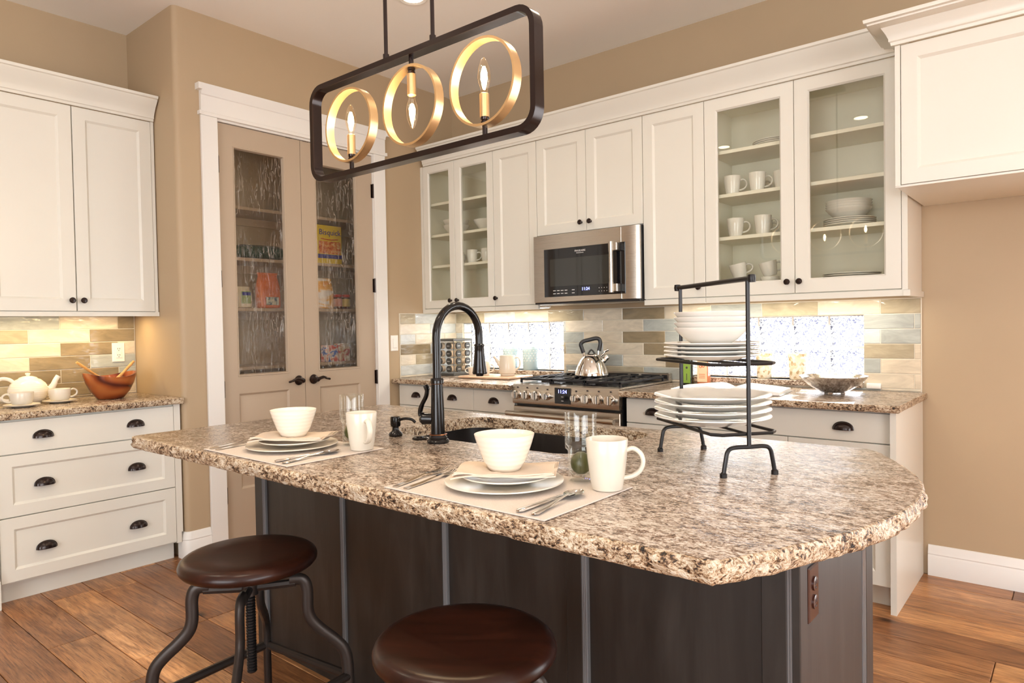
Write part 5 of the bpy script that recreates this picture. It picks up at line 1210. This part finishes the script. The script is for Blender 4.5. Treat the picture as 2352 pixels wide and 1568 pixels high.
q = B(); q.rings([[(x, y, z) for x, y in rrect(-a_, a_, -a_, a_, a_ * 0.3, 3)] for a_, z in ((0.029, 0), (0.032, 0.004), (0.032, 0.160), (0.026, 0.180), (0.013, 0.20), (0.012, 0.235), (0.014, 0.236), (0.014, 0.255))]); part('glass', q, plain('amber_vinegar', (0.45, 0.14, 0.06), 0.12), t)
q = B(); q.box(-0.029, 0.029, -0.0335, -0.031, 0.022, 0.150); lb = part('label', q, plain('cream_label', (0.75, 0.60, 0.38), 0.5), t)
q = B()
for x, z in ((-0.008, 0.112), (0.008, 0.115)):
    q.m = Matrix.Translation((x, -0.0337, z)) @ Matrix.Rotation(PI / 2, 4, 'X'); q.lathe([(0.005, 0), (0.0085, 0), (0.0085, 0.0006), (0.005, 0.0006)], 14)
q.m = Matrix.Identity(4)
for z in (0.045, 0.055, 0.065): q.box(-0.018, 0.018, -0.0341, -0.0333, z, z + 0.003)
part('label_print', q, plain('orange_print', (0.65, 0.12, 0.03), 0.5), lb)
bk = thing('cookbook', 'open cookbook lying on the right counter', 'book', (-1.445, 3.545, ZT + 0.0005), math.radians(7))
q = B(); q.box(-0.285, 0.285, -0.145, 0.145, 0, 0.003, 0.001); part('cover', q, plain('book_cover', (0.30, 0.28, 0.26), 0.5), bk)
for s_, nm in ((-1, 'left_pages'), (1, 'right_pages')):
    q = B(); k_ = 14
    prof = [(s_ * 0.278 * i / k_, 0.010 + 0.034 * math.sin(min(1, i / k_ * 3.2) * PI / 2) * (1 - 0.75 * (i / k_) ** 1.2)) for i in range(k_ + 1)]
    lo = [(x, y, 0.0032) for y in (-0.138,) for x, z in prof]
    A = [[q.v((x, y, z)) for x, z in prof] for y in (-0.138, 0.138)]; C_ = [[q.v((x, y, 0.0032)) for x, z in prof] for y in (-0.138, 0.138)]
    for i in range(k_):
        q.f([A[0][i], A[0][i + 1], A[1][i + 1], A[1][i]]); q.f([C_[0][i], C_[1][i], C_[1][i + 1], C_[0][i + 1]])
        for j_ in (0, 1): q.f([A[j_][i], C_[j_][i], C_[j_][i + 1], A[j_][i + 1]])
    for i in (0, k_): q.f([A[0][i], A[1][i], C_[1][i], C_[0][i]])
    part(nm, q, paper_m, bk)
q = B(); q.tube([(-0.10, 0.09, 0.0345), (-0.22, 0.09, 0.0235)], 0.0016, 4); part('page_print', q, redp, bk)
t = thing('silver_bowl', 'wide hammered silver bowl on short feet on the right counter', 'bowl', (-0.962, 3.668, ZT + 0.0005))
q = B(); q.lathe([(0, 0.010), (0.050, 0.010), (0.080, 0.022), (0.118, 0.048), (0.146, 0.074), (0.158, 0.088), (0.160, 0.092), (0.157, 0.093), (0.143, 0.077), (0.115, 0.052), (0.076, 0.026), (0.045, 0.016), (0, 0.015)], 48); part('body', q, silver_m, t)
for k in range(3):
    a_ = 2 * PI * k / 3 + 0.5; q = B(); q.m = Matrix.Translation((0.045 * math.cos(a_), 0.045 * math.sin(a_), 0)); q.box(-0.010, 0.010, -0.010, 0.010, 0, 0.013, 0.002); part('foot', q, silver_m, t)
for x, lb, k_ in ((-1.425, 'left', 0.93), (-1.238, 'right', 1.0)):
    q = B(); q.lathe([(0, 0.003), (0.038 * k_, 0.003), (0.040 * k_, 0), (0.043 * k_, 0.004), (0.047 * k_, 0.07), (0.052 * k_, 0.145), (0.049 * k_, 0.146), (0.044 * k_, 0.07), (0.039 * k_, 0.008), (0, 0.007)], 28)
    solo('mosaic_votive', q, mosaic_m, 'shell mosaic candle holder on the right window sill, %s one' % lb, 'candle holder', (x, 4.000, WZ0 + 0.0005), 0, 'mosaic candle holders')

# ------------------------------------------------------------------ crockery in the glass-front cabinets
zs = (1.4465, 1.7525, 1.9855, 2.2225)
G = 'mugs in the right glass cabinet'; m0 = mk_mug('cream mug on the upper mug shelf, leftmost', (-1.486, 3.705, zs[2]), math.radians(30), G, white_china, 0.045, 0.100)
dup(m0, 'cream mug on the upper mug shelf, right front', (-1.350, 3.710, zs[2]), math.radians(30)); dup(m0, 'cream mug on the upper mug shelf, hidden behind', (-1.400, 3.850, zs[2]), math.radians(30)); dup(m0, 'cream mug on the upper mug shelf at the door edge', (-1.235, 3.760, zs[2]), math.radians(30))
dup(m0, 'cream mug on the lower mug shelf, leftmost', (-1.470, 3.705, zs[1]), math.radians(30)); dup(m0, 'cream mug on the lower mug shelf, right front', (-1.320, 3.705, zs[1]), math.radians(30)); dup(m0, 'cream mug on the lower mug shelf, hidden behind', (-1.365, 3.850, zs[1]), math.radians(30))
for x, k in ((-1.455, 'left'), (-1.290, 'right')):
    mk_mug('short cream cup on the cabinet floor, %s stack, lower one' % k, (x, 3.72, zs[0]), math.radians(60), 'stacked cups on the cabinet floor', white_china, 0.048, 0.078, 'cup', 'short_cup')
    c_ = mk_mug('tilted cream cup on the cabinet floor, %s stack, upper one' % k, (x + 0.004, 3.72, zs[0] + 0.083), math.radians(40), 'stacked cups on the cabinet floor', white_china, 0.046, 0.078, 'cup', 'short_cup')
    c_.rotation_euler = (0.0, math.radians(-13), math.radians(40))
for i in range(4): plate('plate stacked under the bowls in the glass cabinet, ' + ordw(i, 4), (-0.912, 3.790, zs[1] + 0.0095 * i), 0.122, 'plates under the cabinet bowls', white_china, 0.014)
for i in range(4): bowl('bowl stacked on plates in the glass cabinet, ' + ordw(i, 4), (-0.915, 3.790, zs[1] + 0.0455 + 0.0125 * i), 0.108, 0.052, 'bowls in the right glass cabinet', white_china, 0.5, 'rimmed_bowl')
for i in range(7): plate('large plate on the glass cabinet floor, ' + ordw(i, 7), (-0.902, 3.790, zs[0] + 0.0095 * i), 0.136, 'plates on the glass cabinet floor', white_china, 0.016)
for i in range(3): plate('plate on the top shelf of the glass cabinet, ' + ordw(i, 3), (-1.280, 3.800, zs[3] + 0.0095 * i), 0.120, 'plates on the top cabinet shelf', white_china, 0.014)
for i in range(2): bowl('bowl nested in the narrow glass cabinet, %s one' % ('lower', 'upper')[i], (-3.680, 3.780, zs[2] + 0.040 * i), 0.100, 0.070, 'bowls in the narrow glass cabinet', white_china, 0.45, 'serving_bowl')
bowl('single bowl at the right of the narrow glass cabinet', (-3.370, 3.780, zs[2]), 0.095, 0.080, 'bowls in the narrow glass cabinet', white_china, 0.45, 'serving_bowl')
dup(m0, 'cream mug in the narrow glass cabinet, middle of the shelf', (-3.482, 3.740, zs[1]), math.radians(20), 'mugs in the narrow glass cabinet'); dup(m0, 'cream mug in the narrow glass cabinet, behind the right stile', (-3.345, 3.750, zs[1]), math.radians(20), 'mugs in the narrow glass cabinet'); dup(m0, 'cream mug in the narrow glass cabinet, behind the middle stile', (-3.655, 3.770, zs[1]), math.radians(0), 'mugs in the narrow glass cabinet')
